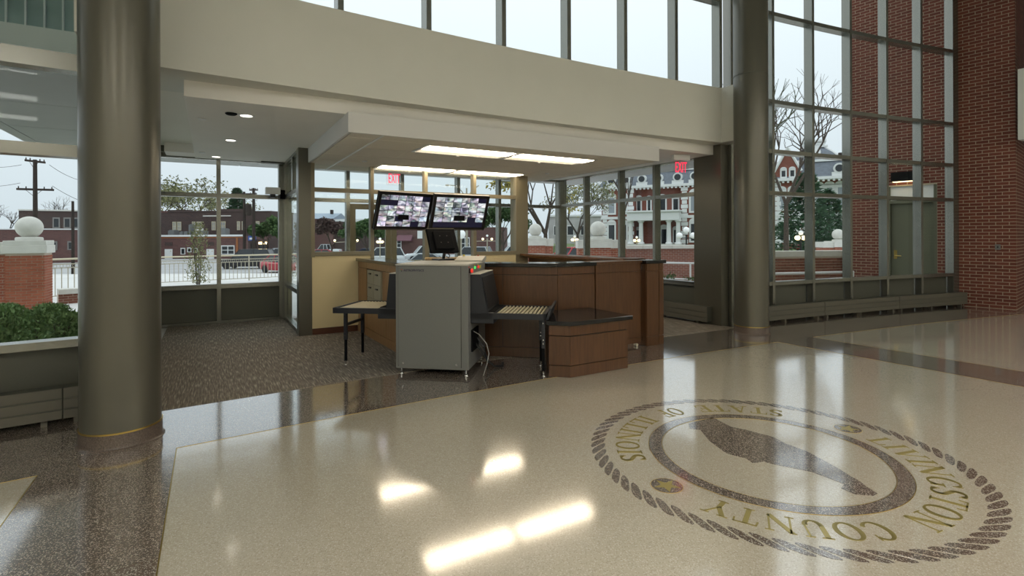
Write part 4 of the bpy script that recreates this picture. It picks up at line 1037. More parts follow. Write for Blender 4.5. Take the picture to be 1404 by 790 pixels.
# entry canopy
cn = thing('entry_canopy', 'grey panelled canopy around the entry bay', None, (3.3,9,2.98), kind='structure')
def panel(a,b,c,d): MB().box(a+.008,b-.008,c+.008,d-.008,2.985,3.0).build('soffit_panel', M_SOFO, cn)
for a, b in ((-2.45,-2.28),(-2.28,-.87)):
    for c, d in ((6.05,7.6),(7.6,9.2),(9.2,10.7),(10.7,12.0),(12.0,12.17)): panel(a,b,c,d)
for i in range(6):
    a = -.87+i*1.405
    for c, d in ((10.65,12.0),(12.0,12.17)): panel(a,a+1.405,c,d)
for a, b in ((7.58,9.0),(9.0,9.15)):
    for c, d in ((6.1,7.6),(7.6,9.2),(9.2,10.7),(10.7,12.0),(12.0,12.17)): panel(a,b,c,d)
sl = MB(); sl.box(-2.45,-.87,6.05,12.17,3.0,3.36); sl.box(-.87,7.58,10.65,12.17,3.0,3.36); sl.box(7.58,9.15,6.1,12.17,3.0,3.36); sl.box(-.87,7.58,6.55,10.65,3.21,3.36)
sl.build('canopy_slab', M_FASC, cn)
rb = thing('roof_screen', 'grey green ribbed metal roof screen above the side window', None, (-2,6.9,3.36), kind='structure')
MB().box(-4.2,-.9,6.75,6.9,3.36,5.6).build('backing', M_RIB, rb)
for i in range(24): MB().box(-4.2+i*.14,-4.185+i*.14,6.715,6.75,3.42,5.6).build('rib', M_FASC, rb)
MB().box(-4.2,-.9,6.70,6.75,3.36,3.44).build('base_flashing', M_FASC, rb)

# bricks as single pieces on garden walls and piers (local x along the wall, local -y towards the hall)
bk_small = {}
def brick_face(root, x0, x1, z0, z1, yf, m, nmax=300):
    key = m.name
    if key not in bk_small:
        me = bpy.data.meshes.new('brick'); b = MB().box(-BL/2,BL/2,0,.05,0,BH); me.from_pydata(b.v, [], b.f); me.materials.append(m); bk_small[key] = me
    me = bk_small[key]; rest = MB(); n = 0
    for j in range(int((z1-z0)/JD+.3)-1, -1, -1):
        z = z0+j*JD; x = x0-(BR/2 if j%2 else 0)
        while x < x1-.01:
            a, b = max(x,x0), min(x+BL,x1)
            if b-a > BL-.003 and n < nmax:
                o = bpy.data.objects.new('brick', me); COL.objects.link(o); o.parent = root; o.location = ((a+b)/2, yf, z); n += 1
            elif b-a > .02: rest.box(a,b,yf,yf+.05,z,z+BH)
            x += BR
    if rest.v: rest.build('brick_courses', m, root, local=True, kind='stuff')
M_BRK2 = brick_geo_mat('garden_brick', (.27,.075,.038), (.35,.105,.055))
M_BRK3 = brick_geo_mat('wall_brick', (.20,.080,.055), (.27,.110,.075))
M_MORT2 = mat('garden_mortar', (.56,.48,.40), .9)
def ball_pier(label, loc, yaw, w, hb, r, side=None, geo=True, group=None):
    k = thing('ball_pier', label, 'gate pier', loc, 'w', yaw, group)
    MB().box(-w/2+.01,w/2-.01,-w/2+.012,w/2-.01,0,hb).build('pier_core', M_MORT2 if geo else T_PIER, k, local=True)
    if geo:
        brick_face(k, -w/2, w/2, 0, hb, -w/2, M_BRK2)
        rr = MB()
        for j in range(int(hb/JD)):
            y = -w/2+.06-(BR/2 if j%2 else 0)
            while y < w/2-.02: rr.box(w/2-.04,w/2,max(y,-w/2+.06),min(y+BL,w/2),j*JD,j*JD+BH); rr.box(-w/2,-w/2+.04,max(y,-w/2+.06),min(y+BL,w/2),j*JD,j*JD+BH); y += BR
        rr.build('brick_courses', M_BRK2, k, local=True, kind='stuff')
    MB().box(-w/2-.05,w/2+.05,-w/2-.05,w/2+.05,hb,hb+.20).build('cap_stone', M_LIME, k, local=True, bevel=.01)
    MB().box(-w/2-.03,w/2+.03,-w/2-.03,w/2+.03,hb+.20,hb+.32).build('cap_stone', M_LIME, k, local=True, bevel=.01)
    MB().lathe([(r*.98,hb+.32),(r*1.0,hb+.36),(r*.95,hb+.40),(r*.45,hb+.42)], (0,0), 24).build('finial_base', M_LIME, k, local=True, smooth=True)
    MB().sphere((0,0,hb+.40+r*.93), r, 28, 18).build('ball_finial', M_LIME, k, local=True, smooth=True)
    if side:
        MB().box(side[0],side[1],-w/2+.10,w/2-.10,0,hb-.02).build('side_block', T_PIER, k, local=True)
        MB().box(side[0]-.03,side[1]+.03,-w/2+.06,w/2-.06,hb-.02,hb+.28).build('cap_stone', M_LIME, k, local=True, bevel=.01)
    return k
PY = 13.0
px0 = (25-702)/718*PY
ball_pier('brick pier with a limestone ball beside the planted bed', (px0, PY+.3, GZ), A30, .75, 1.40, .275, side=(-.80,-.38))
ball_pier('brick pier with a white ball standing in the window nearest the vestibule', (at(734,0,22).x, 22.0, GZ), 0, .80, 1.40, .27, side=(.40,.72), geo=False)
ball_pier('brick pier with a pale ball at the end of the garden wall', (at(820,0,19).x, 19.0, GZ), 0, .80, 1.36, .29, side=(-.75,.95), geo=False)
ball_pier('brick pier with a ball seen between the rectangular post and the round column', (at(1006,0,16.5).x, 16.5, GZ), 0, .75, 1.36, .27, geo=False)
ball_pier('brick pier with a ball beyond the ramp railing by the red car', (at(1149,0,28).x, 28.0, GZ), 0, .9, 1.15, .29, side=(-1.0,-.45), geo=False)

def garden_wall(label, p0, p1, ztop, geo=True, h0=GZ, m=None):
    p0 = Vector((*p0,0)); p1 = Vector((*p1,0)); d = p1-p0; L = d.length; yaw = math.atan2(d.y,d.x)
    k = thing('garden_wall', label, 'wall', (p0.x,p0.y,h0), 'w', yaw)
    H = ztop-h0
    MB().box(0,L,.012,.30,0,H-.14).build('wall_core', M_MORT2 if geo else T_WALL, k, local=True)
    if geo: brick_face(k, 0, L, 0, H-.14, .0, M_BRK3)
    n = max(1, round(L/1.3))
    for i in range(n): MB().box(L*i/n+.003,L*(i+1)/n-.003,-.05,.36,H-.14,H).build('coping_stone', M_LIME, k, local=True, bevel=.012)
    return k
garden_wall('brick garden wall with pale coping below the courthouse', (at(840,0,20).x,20.0), (at(1000,0,20.5).x,20.5), 1.16, False)
garden_wall('brick garden wall with pale coping outside the curtain wall', (at(1040,0,12.6).x,12.6), (at(1163,0,13.0).x,13.0), 1.13)
garden_wall('low brick wall with pale coping beside the ball pier', (at(80,0,14.05).x,14.05), (at(200,0,15.5).x,15.5), .14)
wmb(MB().box(at(69,0,13.5).x+.2,at(69,0,13.5).x+.23,13.30,13.33,.1,.9), 'downpipe', M_UPOLE, 'thin dark pipe on the ball pier side', 'pipe') if False else None

# railings
def railing(label, p0, p1, z0, h, m, step=.14, post=1.6, rings=True, fence=True):
    p0 = Vector((*p0,0)); p1 = Vector((*p1,0)); d = p1-p0; L = d.length; yaw = math.atan2(d.y,d.x)
    k = thing('terrace_railing', label, 'railing', (p0.x,p0.y,z0), 'w', yaw)
    MB().tube([(0,0,h),(L,0,h)], .028, 8).build('handrail', mat('rail_cap',(.60,.53,.38),.5) if fence else m, k, local=True)
    if fence:
        MB().box(0,L,-.015,.015,h-.16,h-.135).build('rail', m, k, local=True); MB().box(0,L,-.015,.015,h-.27,h-.245).build('rail', m, k, local=True); MB().box(0,L,-.015,.015,.08,.105).build('rail', m, k, local=True)
        n = int(L/step)
        for i in range(n):
            x = (i+.5)*L/n
            MB().box(x-.009,x+.009,-.009,.009,.10,h-.26).build('baluster', m, k, local=True)
            MB().lathe([(.045,-.006),(.045,.006),(.034,.006),(.034,-.006)], (0,0), 10).v
            r = MB(); nn = 10
            for q in range(nn):
                a0, a1 = 2*pi*q/nn, 2*pi*(q+1)/nn
                r.box(0,0,0,0,0,0) if False else r.cyl((x+.045*cos(a0),0,h-.19-.012+.045*sin(a0)),(x+.045*cos(a1),0,h-.19-.012+.045*sin(a1)),.006,n=4,caps=False)
            r.build('ring', m, k, local=True)
    else:
        MB().tube([(0,0,h*.55),(L,0,h*.55)], .018, 8).build('rail', m, k, local=True)
    n = max(2, int(L/post)+1)
    for i in range(n):
        x = .02+(L-.04)*i/(n-1); MB().box(x-.02,x+.02,-.02,.02,0,h).build('post', m, k, local=True)
railing('beige balustrade railing along the street side of the terrace', (-13.6,18.6), (-7.6,23.6), GZ+.05, 1.02, M_IRON)
railing('beige balustrade railing between the ball pier and the round column', (at(70,0,15.2).x,15.0), (at(118,0,16).x,15.9), GZ, 1.16, M_IRON)
railing('white tube ramp railing outside the side window', (at(880,0,15.5).x,15.5), (at(1020,0,14.0).x,14.0), GZ, 1.0, M_IRONW, post=1.3, fence=False)
railing('white tube ramp railing in front of the brick garden wall', (at(1050,0,11.6).x,11.6), (at(1170,0,12.1).x,12.1), GZ, .92, M_IRONW, post=.9, fence=False)

# ------------------------------------------------------------------ plants
def leaves(mb, c, r, n, size, flat=1.0):
    for _ in range(n):
        while True:
            p = Vector((random.uniform(-1,1),random.uniform(-1,1),random.uniform(-1,1)))
            if p.length < 1: break
        p = Vector((c[0]+p.x*r, c[1]+p.y*r, c[2]+p.z*r*flat))
        a = Vector((random.gauss(0,1),random.gauss(0,1),random.gauss(0,1))).normalized(); b = a.orthogonal().normalized()
        s = size*random.uniform(.6,1.3)
        mb.add([p-a*s-b*s*.5, p+a*s-b*s*.5, p+a*s+b*s*.5, p-a*s+b*s*.5], [(0,1,2,3)])
def tree(label, loc, H, trunk=.15, spread=.5, leafm=None, leafn=60, leafs=.12, depth=4, seed=1, bark=None, start=.3, group=None, name='tree', tilt=.0, dense=None, leafp=1.0, lr=.085):
    random.seed(seed)
    k = thing(name, label, 'tree', loc, 'w', 0, group)
    wood = MB(); lv = MB(); tips = []
    def grow(p, d, L, r, lev):
        q = p+d*L; n = 6 if lev < 2 else 4
        wood.cyl(p, q, r, r*.68, n, caps=False)
        if lev >= depth: tips.append(q); return
        if lev >= depth-1: tips.append(q)
        nb = 3 if lev < 3 else 2
        for i in range(nb):
            ax = Vector((random.gauss(0,1),random.gauss(0,1),random.gauss(0,.6)))
            nd = (d + ax.normalized()*spread*random.uniform(.7,1.3)); nd.z += .12; nd.normalize()
            grow(q, nd, L*random.uniform(.62,.82), r*.62, lev+1)
    grow(Vector((0,0,0)), Vector((tilt,0,1)).normalized(), H*start, trunk, 0)
    wood.build('trunk', bark or M_BARK, k, local=True)
    if leafm:
        for t in tips:
            if random.random() < leafp: leaves(lv, t, H*lr, leafn, leafs)
        lv.build('foliage', leafm, k, local=True, keep=True)
    return k
def shrub(name, label, loc, rx, ry, rz, m, n, size, seed=3, group=None, stem=True, cat='shrub'):
    random.seed(seed); k = thing(name, label, cat, loc, 'w', 0, group); mb = MB()
    for _ in range(n):
        p = Vector((max(-.98,min(.98,random.gauss(0,.5)))*rx, max(-.98,min(.98,random.gauss(0,.5)))*ry, rz*(.12+.88*random.random())))
        taper = 1-.5*(p.z/rz)**2; p.x *= taper; p.y *= taper
        a = Vector((random.gauss(0,.6),random.gauss(0,.6),random.uniform(.3,1))).normalized(); b = a.orthogonal().normalized(); s = size*random.uniform(.6,1.4)
        mb.add([p-b*s*.35, p+b*s*.35, p+a*s*1.6], [(0,1,2)])
    mb.build('foliage', m, k, local=True, keep=True)
    st = MB()
    for _ in range(8):
        e = Vector((random.gauss(0,.3)*rx, random.gauss(0,.3)*ry, rz*.8)); st.cyl((e.x*.2,e.y*.2,-.02), e, .012, .005, 5)
    st.build('stem', M_BARK, k, local=True)
# hedge outside the planted window
hp = [(-7.20,7.30,.62),(-6.42,7.50,.60),(-8.18,8.15,.56),(-7.45,8.27,.58),(-6.75,8.40,.54),(-8.72,9.1,.48),(-8.0,9.2,.50),(-7.28,9.35,.46),(-9.66,10.0,.44),(-8.93,10.1,.42),(-8.15,10.25,.44)]
for i, (X, Y, h) in enumerate(hp):
    shrub('hedge_shrub', 'low green clipped shrub in the planted bed outside the side window', (X, Y, GZ+.055), .30, .29, h, L_HEDGE, 1400, .045, 20+i, 'hedge shrubs in the planted bed')
for i, (x, Y) in enumerate(((917,11.0),(948,10.2))):
    p = at(x, 380, Y); shrub('garden_shrub', ('small green shrub outside the side window by the desk pilaster','small green shrub outside the side window by the rectangular post')[i], (p.x, p.y, GZ), .25, .25, .95, L_HEDGE, 420, .05, 40+i, 'small shrubs outside the side window')
shrub('young_tree', 'slim young tree with olive leaves in front of the balustrade', (at(272,0,17.2).x,17.2,GZ+.02), .34, .34, 2.25, L_OLIVE, 900, .045, 55, cat='tree')
tree('spreading tree with thin pale leaves behind the old brick shop', (at(232,0,101).x,101,SZ), 15.2, .25, 1.05, L_OLIVE, 10, .20, 5, 11, lr=.11)
tree('wide tree with thin olive crown rising over the old shop parapet', (at(276,0,118).x,118,SZ), 18.0, .30, 1.05, L_OLIVE, 9, .20, 5, 19, lr=.11)
tree('lower olive tree rising over the old shop roof by the utility poles', (at(312,0,138).x,138,SZ), 16.8, .25, 1.0, L_OLIVE, 8, .20, 5, 29, lr=.11)
tree('round dark green street tree beside the parked cars at the shop corner', (at(365,0,62.5).x,62.5,SZ), 5.4, .14, .75, L_GREEN, 60, .16, 4, 13)
tree('purple leaved street tree behind the knee wall glass', (at(455,0,62).x,62,SZ), 5.6, .15, .75, L_PURP, 55, .15, 4, 14)
tree('green street tree beside the purple leaved tree', (at(503,0,58).x,58,SZ), 5.4, .14, .7, L_GREEN, 55, .14, 4, 15)
tree('green leafy tree behind the vestibule, next to the globe lamp', (at(690,0,50).x,50,SZ), 6.6, .15, .75, L_GREEN, 42, .14, 4, 16)
tree('tall tree with sparse yellow leaves behind the white ball pier', (at(748,0,40).x,40,SZ), 10.0, .22, .62, L_YELL, 16, .12, 5, 17)
tree('grey bare tree with few leaves in the window next to the corner', (at(792,0,56).x,56,SZ), 10.0, .18, .7, L_OLIVE, 12, .11, 5, 18)
tree('tree with thin yellow leaves hanging in front of the courthouse', (at(849,0,27).x,27,GZ), 7.4, .09, .62, L_YELL, 9, .08, 5, 21, leafp=.7)
tree('bare tree with mossy trunk beside the rectangular post', (at(1002,0,17.5).x+.25,17.8,GZ), 6.0, .11, .45, None, 0, 0, 5, 22, M_BARKG, .4)
tree('bare branching tree in front of the courthouse gable', (at(1078,0,30).x,30,GZ+.3), 9.6, .16, .62, None, 0, 0, 6, 23, start=.34)
def conifer(label, loc, H, R, seed):
    random.seed(seed); k = thing('fir_tree', label, 'tree', loc, 'w'); tr = MB().cyl((0,0,0),(0,0,H*.97),H*.018,.02,8); tr.build('trunk', M_BARK, k, local=True); mb = MB()
    for i in range(34):
        z = H*(.10+.88*i/34); r = R*(1-(z/H))**.8+.1
        for j in range(9):
            a = random.uniform(0,2*pi); e = Vector((r*cos(a), r*sin(a), z-.12*r))
            for q in range(16):
                f = random.random()**.6; p = Vector((e.x*f, e.y*f, z+(e.z-z)*f+random.gauss(0,.06)))
                d = Vector((cos(a)+random.gauss(0,.5), sin(a)+random.gauss(0,.5), random.gauss(0,.35))).normalized(); b = d.orthogonal().normalized(); s = .20*random.uniform(.6,1.3)*H/5
                mb.add([p-b*s*.3, p+b*s*.3, p+d*s], [(0,1,2)])
    mb.build('needles', L_CONIF, k, local=True, keep=True)
conifer('dark pointed conifer rising behind the utility poles', (at(326,0,104).x,104,SZ), 13.2, 4.2, 33)
conifer('dense dark green fir in front of the courthouse', (at(1106,0,33).x,33,GZ+.3), 5.6, 2.5, 31)
conifer('smaller dark green fir beside the dense fir', (at(1137,0,38.5).x,38.5,GZ+.3), 5.0, 2.0, 32)

# ------------------------------------------------------------------ utility poles and street lamps
def utility_pole(label, px, Y, ztop, arms, r=.14, z0=SZ):
    p = at(px, 0, Y); k = thing('utility_pole', label, 'utility pole', (p.x, Y, z0), 'w')
    MB().cyl((0,0,0),(0,0,ztop-z0),r,r*.7,10).build('pole', M_UPOLE, k, local=True)
    for (dz, L, sl) in arms:
        a = MB().box(-L/2,L/2,-.06,.06,ztop-z0-dz-.07,ztop-z0-dz+.07)
        if sl: a.v = [(x,y,z-x*sl) for x,y,z in a.v]
        a.build('cross_arm', M_UPOLE, k, local=True)
        for q in (-.46,-.25,.25,.46): MB().cyl((q*L,0,ztop-z0-dz+.05-q*L*sl),(q*L,0,ztop-z0-dz+.20-q*L*sl),.035,.03,6).build('insulator', M_UPOLE, k, local=True)
        for q in (-1,1): MB().cyl((0,-.08,ztop-z0-dz-.5),(q*L*.22,-.08,ztop-z0-dz-.05),.014,.014,5).build('arm_brace', M_UPOLE, k, local=True)
    return k
utility_pole('dark utility pole with two cross arms beyond the ball pier', 48.5, 36, at(48,219,36).z, [(.12,1.35,.12),(2.05,2.5,.03)], .16)
utility_pole('dark leaning service pole beside the round column window', 100, 30, at(100,276,30).z, [], .09)
upt = utility_pole('dark utility pole with a transformer in front of the old brick shop', 335, 62, at(335,263,62).z, [(.25,3.0,.0)], .20)
utility_pole('dark utility pole with a long cross arm in front of the old brick shop', 348, 56, at(348,258,56).z, [(.2,.9,.0),(1.0,3.0,.02)], .20)
MB().lathe([(.30,at(341,295,61).z-SZ),(.34,at(341,293,61).z-SZ),(.34,at(341,281,61).z-SZ),(.28,at(341,279,61).z-SZ)], (.50,0), 16).build('transformer', M_UPOLE, upt, local=True)
def wires(label, a, b, sag, n=12):
    a = Vector(a); b = Vector(b); pts = []
    for i in range(n+1):
        f = i/n; q = a.lerp(b,f); q.z -= sag*4*f*(1-f); pts.append(q)
    wmb(MB().tube(pts,.014,4), 'overhead_wire', M_UPOLE, label, 'wire', 'overhead wires beyond the side window')
for (x,y,x2,y2,l) in ((30,226,-60,222,'thin overhead wire from the short upper cross arm leading away from the round column'),(68,226,130,250,'thin overhead wire from the short upper cross arm leading towards the round column'),
                   (28,251,-70,250,'thin overhead wire from the long lower cross arm leading away from the round column'),(72,255,150,285,'thin overhead wire from the long lower cross arm leading towards the round column')):
    wires(l, at(x,y,36), at(x2,y2,40), .3)
def globe_lamp(label, px, py, Y, z0, globes, gr=.16, warm=False, ar=.24, banner=False, post=M_IRON):
    c = at(px,py,Y); k = thing('globe_lamp', label, 'street lamp', (c.x,Y,z0), 'w'); h = c.z-z0
    MB().lathe([(.13,0),(.13,.3),(.07,.45),(.05,.6),(.045,h-.1),(.07,h)], (0,0), 12).build('post', post, k, local=True, smooth=True)
    for i in range(globes):
        if i == 0: q = (0,0,h+gr*.9+(.12 if globes > 1 else 0))
        else:
            a = 2*pi*(i-1)/max(1,globes-1)+(0 if globes == 3 else .4); q = (ar*cos(a),ar*sin(a),h-.05)
            MB().cyl((0,0,h-.18),(q[0],q[1],h-.22),.025,n=6).build('arm', post, k, local=True)
        MB().sphere(q, gr, 14, 10).build('globe', M_WARM if warm and i else M_GLOBE, k, local=True, smooth=True)
    if banner: MB().lathe([(.02,h-1.2),(.16,h-1.0),(.20,h-.7),(.14,h-.4),(.05,h-.25)], (0,-.05), 10).build('banner', M_LIMEB, k, local=True)
globe_lamp('black lamp post with three white globes before the courthouse', 941, 322, 32, GZ+.2, 3, .19, ar=.42, post=M_BLACK)
globe_lamp('black lamp post with white and warm globes in front of the fir', 1098, 325, 30, GZ+.2, 5, .13, True, post=M_BLACK)
globe_lamp('lamp post with one white globe behind the vestibule glass', 632, 327, 27, SZ, 1, .24)
globe_lamp('lamp post with warm globes behind the glazed vestibule door', 521, 331, 52, SZ, 5, .13, True)
globe_lamp('lamp post with warm globes and lime banner behind the vestibule', 668, 327, 40, SZ, 5, .09, True, True)
globe_lamp('lamp post with warm globes beside the parked red car', 788, 328, 44, SZ, 5, .11, True)
globe_lamp('lamp post with warm globes before the courthouse portico', 873, 329, 45, GZ, 5, .11, True)
globe_lamp('lamp post with warm globe and lime banner beside the purple leaved tree', 474.5, 329, 46, SZ, 3, .10, True, True)
k = thing('street_light', 'tall two armed street light seen over the wall screens', 'street light', (at(640,0,60).x,60,SZ), 'w')
zt = at(640,258,60).z-SZ
MB().cyl((0,0,0),(0,0,zt),.14,.09,10).build('pole', M_IRON, k, local=True)
MB().tube([(0,0,zt-1.2),(-.6,0,zt-.3),(-1.4,0,zt+.3),(-1.9,0,zt+.35)],.06,6).build('arm', M_IRON, k, local=True)
MB().tube([(0,0,zt-1.2),(.6,0,zt-.3),(1.4,0,zt+.3)],.06,6).build('arm', M_IRON, k, local=True)
MB().lathe([(.1,zt+.25),(.25,zt+.3),(.2,zt+.42),(.05,zt+.45)], (-2.2,0), 12).build('lamp_head', M_IRON, k, local=True)

# ------------------------------------------------------------------ cars
CARP = {}
def car(label, px, Y, yaw, col, kind=0, z0=SZ, group='parked cars'):
    nm = 'car_paint_%d_%d_%d' % tuple(int(c*100) for c in col)
    paint = mat(nm, col, .25, .2, .5, coat=.5)
    x = at(px,0,Y).x
    k = thing('parked_car', label, 'car', (x,Y,z0), 'w', yaw)
    hgt = (.92,1.02,1.0)[kind]; L = (4.5,4.8,5.2)[kind]; w = .88
    st = [(-.5,.45,.62,.80),(-.485,.28,.72,.86),(-.40,.24,hgt*.86,.95),(-.18,.22,hgt*.95,1),(.2,.22,hgt*.95,1),(.42,.24,hgt,.97),(.485,.28,hgt*.93,.90),(.5,.42,hgt*.80,.85)]
    secs = []
    for f, zb, zt_, ww in st:
        hw = w*ww; secs.append([(f*L,-hw*.92,zb),(f*L,-hw,zb+.15),(f*L,-hw,zt_-.12),(f*L,-hw*.88,zt_),(f*L,hw*.88,zt_),(f*L,hw,zt_-.12),(f*L,hw,zb+.15),(f*L,hw*.92,zb)])
    MB().loft(secs).build('body', paint, k, local=True, smooth=True)
    rf = (1.42,1.75,1.72)[kind]
    cab = [[(-.22,hgt*.93,.80),(-.06,rf-.03,.66),(.22,rf,.66),(.40,hgt*.97,.76)],[(-.24,hgt*.93,.82),(-.10,rf-.02,.72),(.40,rf,.72),(.48,hgt*.97,.82)],[(-.16,hgt*.93,.82),(-.06,rf-.02,.72),(.10,rf,.72),(.14,hgt*.97,.82)]][kind]
    secs = []
    P = [(-c*1,0) for c in ()]
    lo = [(cab[0][0]*L,cab[0][1],cab[0][2]),(cab[3][0]*L,cab[3][1],cab[3][2])]; hi = [(cab[1][0]*L,cab[1][1],cab[1][2]),(cab[2][0]*L,cab[2][1],cab[2][2])]
    g = MB(); v = []
    for (xx,zz,yy) in lo+hi: v += [(xx,-yy,zz-.0),(xx,yy,zz)]
    g.add(v, [(0,1,3,2),(4,6,7,5),(0,4,5,1),(2,3,7,6),(0,2,6,4),(1,5,7,3)]); g.build('windows', M_CARG, k, local=True)
    MB().box(hi[0][0]-.03,hi[1][0]+.03,-hi[0][2]-.01,hi[0][2]+.01,rf-.03,rf+.035).build('roof', paint, k, local=True, bevel=.02)
    pil = MB()
    for sgn in (-1,1):
        for (a,b) in ((lo[0],hi[0]),(lo[1],hi[1])): pil.cyl((a[0],sgn*(a[2]+.005),a[1]),(b[0],sgn*(b[2]+.005),b[1]),.045,n=6)
        xm = (hi[0][0]+hi[1][0])/2; pil.cyl((xm,sgn*(lo[0][2]+.0),hgt*.95),(xm,sgn*(hi[0][2]+.005),rf),.04,n=6)
    pil.build('window_pillar', paint, k, local=True)
    for fx in (-.32,.31):
        for sgn in (-1,1):
            MB().cyl((fx*L,sgn*(w-.16),.32),(fx*L,sgn*(w+.02),.32),.32,n=18).build('wheel', M_TYRE, k, local=True)
    for sgn in (-1,1):
        MB().box(-.5*L-.01,-.47*L,sgn*.55-.14,sgn*.55+.14,.60,.72).build('headlight', M_GLOBE, k, local=True)
        MB().box(.48*L,.5*L+.005,sgn*.62-.10,sgn*.62+.10,.68,.84).build('tail_light', M_REDL, k, local=True)
WHT=(.62,.64,.66); SIL=(.40,.42,.44); REDC=(.42,.02,.03); DBL=(.03,.05,.13); BLK=(.02,.02,.022); BLU=(.20,.28,.36)
car('silver pickup truck parked at the shop corner', 380, 54, .5, SIL, 2, group=None)
car('black car parked behind the utility poles', 340, 48, .1, BLK, 1, group=None)
car('small red car parked beside the bronze post', 391, 42, 2.6, REDC, 0, group=None)
car('red car parked behind the yellow knee wall', 437, 60, .25, REDC, 0, group=None)
car('white sedan parked behind the knee wall beside the red car', 462, 50, .5, WHT, 0, group=None)
car('dark blue car parked under the green street tree', 500, 64, .15, DBL, 0, group=None)
car('white pickup truck parked in front of the old brick hall', 445, 84, 0.0, WHT, 2, group=None)
car('white van parked behind the glazed vestibule door', 523, 54, .2, WHT, 1, group=None)
car('white sport utility car parked behind the small monitor', 582, 62, .35, WHT, 1, group=None)
car('silver car parked low in front of the white sport utility car', 578, 44, .1, SIL, 0, group=None)
car('silver car parked beside the white globe lamp', 645, 56, -.3, (.55,.57,.60), 1, group=None)
car('blue grey car parked behind the lime banner lamp', 669, 42, .9, BLU, 0, group=None)
car('white sport utility car parked next to the warm lit post of the vestibule', 703, 58, .15, WHT, 1, group=None)
car('bright red car parked between the ball piers', 784, 34, .5, (.5,.03,.04), 1, -.95, group=None)
car('dark car parked behind the bright red car', 776, 48, .0, BLU, 0, group=None)
car('dark red car parked beyond the ramp by the fir', 1124, 47, .3, (.22,.02,.03), 0, GZ+.28, group=None)

# ------------------------------------------------------------------ far buildings
def building(name, label, p0, p1, depth, z0): 
    p0 = Vector((p0[0],p0[1],0)); p1 = Vector((p1[0],p1[1],0)); d = p1-p0
    k = thing(name, label, 'building', (p0.x,p0.y,z0), 'w', math.atan2(d.y,d.x)); return k, d.length
def window(k, x0, x1, z0, z1, y=0, frame=M_WTRIM, glass=M_WINP, arched=False, fw=.12, split=True):
    f = MB(); f.box(x0-fw,x1+fw,y-.10,y+.02,z0-fw,z0); f.box(x0-fw,x0,y-.08,y+.02,z0,z1); f.box(x1,x1+fw,y-.08,y+.02,z0,z1); f.box(x0-fw,x1+fw,y-.10,y+.02,z1,z1+fw*1.4)
    if split: f.box((x0+x1)/2-.05,(x0+x1)/2+.05,y-.07,y+.02,z0,z1); f.box(x0,x1,y-.06,y+.02,(z0+z1)/2-.04,(z0+z1)/2+.04)
    if arched: 
        cx = (x0+x1)/2; r = (x1-x0)/2+fw; pts = [(cx+r*cos(pi*i/10), y-.10, z1+fw+r*.8*sin(pi*i/10)) for i in range(11)]; f.ext(pts,(0,.12,0))
    o = f.build('window', frame, k, local=True)
    g = MB().box(x0,x1,y-.03,y+.02,z0,z1).build('pane', glass, k, local=True); g.parent = o
# old brick shop with a one storey annex
k, L = building('old_brick_shop', 'two storey dark brick shop with white windows and a low annex', (at(205,0,80).x,80), (at(372,0,78).x,78), 12, SZ)
u = L/(372-205)
def ux(px): return (px-205)*u
def uz(py, Y=79): return at(290,py,Y).z-SZ
MB().box(0,L,0,12,0,uz(290)).build('wall', T_OLD2, k, local=True)
for a, b, y in ((231,262,287.5),(262,300,289),(300,345,287),(345,369,290)): MB().box(ux(a),ux(b),-.08,.4,uz(291),uz(y)).build('parapet', T_OLD2, k, local=True)
MB().box(ux(205),ux(231),-.06,12,uz(291),uz(290.5)+.2).build('parapet', T_OLD, k, local=True)
MB().box(ux(280),ux(318),-.12,0,uz(297),uz(295.5)).build('name_band', M_LIME, k, local=True)
for a, b in ((238,242.3),(244.5,249.3),(265,268.8),(271.5,277.5),(292,296.6),(304,310),(326.5,330),(333,337),(352,356)):
    window(k, ux(a)+.05, ux(b)-.05, uz(315), uz(305), 0, mat('cream_trim',(.55,.50,.36),.7), M_WINP, fw=.09)
an, L2 = building('shop_annex', 'one storey brick annex with white doors and orange trim', (at(205,0,72).x,72), (at(333,0,70.5).x,70.5), 7, SZ)
u2 = L2/(333-205)
def ax(px): return (px-205)*u2
def az(py, Y=71.5): return at(280,py,Y).z-SZ
MB().box(0,L2,0,6.5,0,az(324)).build('wall', T_OLD, an, local=True)
MB().box(-.1,L2+.1,-.15,.3,az(324.5),az(322)).build('roof_edge', M_WTRIM, an, local=True)
MB().box(0,L2,-.05,.1,az(326.5),az(325)).build('trim_band', M_TERRA, an, local=True)
MB().box(ax(324),ax(326.5),-.06,.1,0,az(325)).build('trim_post', M_TERRA, an, local=True)
for a, b in ((226.5,237),(284,294)):
    d = MB().box(ax(a),ax(b),-.06,.05,0,az(341.5)).build('door', M_WTRIM, an, local=True)
    o = MB().cyl((ax(b)-.2,-.12,1.05),(ax(b)-.2,-.05,1.05),.05,n=8).build('knob', M_BRASS, an, local=True); o.parent = d
    MB().box(ax(a),ax(b),-.04,.05,az(337),az(332)).build('transom_panel', T_OLD2, an, local=True)
for a, b, c, d in ((249.5,254,348,341),(258.5,262.5,345,340.5),(267,271,346,341)): window(an, ax(a), ax(b), az(c), az(d), 0, M_WTRIM, M_DWIN, fw=.08, split=False)
window(an, ax(305), ax(321), az(348), az(338), 0, M_WTRIM, M_DWIN, fw=.1)
for i, (a, w_, h_) in enumerate(((223,.9,.7),(239,.5,.5),(245,.6,.5),(252,.25,1.5),(258,1.6,.6),(262,.4,1.0),(295,.8,.9))):
    hv = MB().box(ax(a),ax(a)+w_,1.0,2.0,az(323),az(323)+h_); hv.box(ax(a)+.1,ax(a)+w_-.1,1.1,1.9,az(323)+h_,az(323)+h_+.1); hv.build('roof_unit', M_GPLATE if i != 5 else M_FIX, an, local=True)
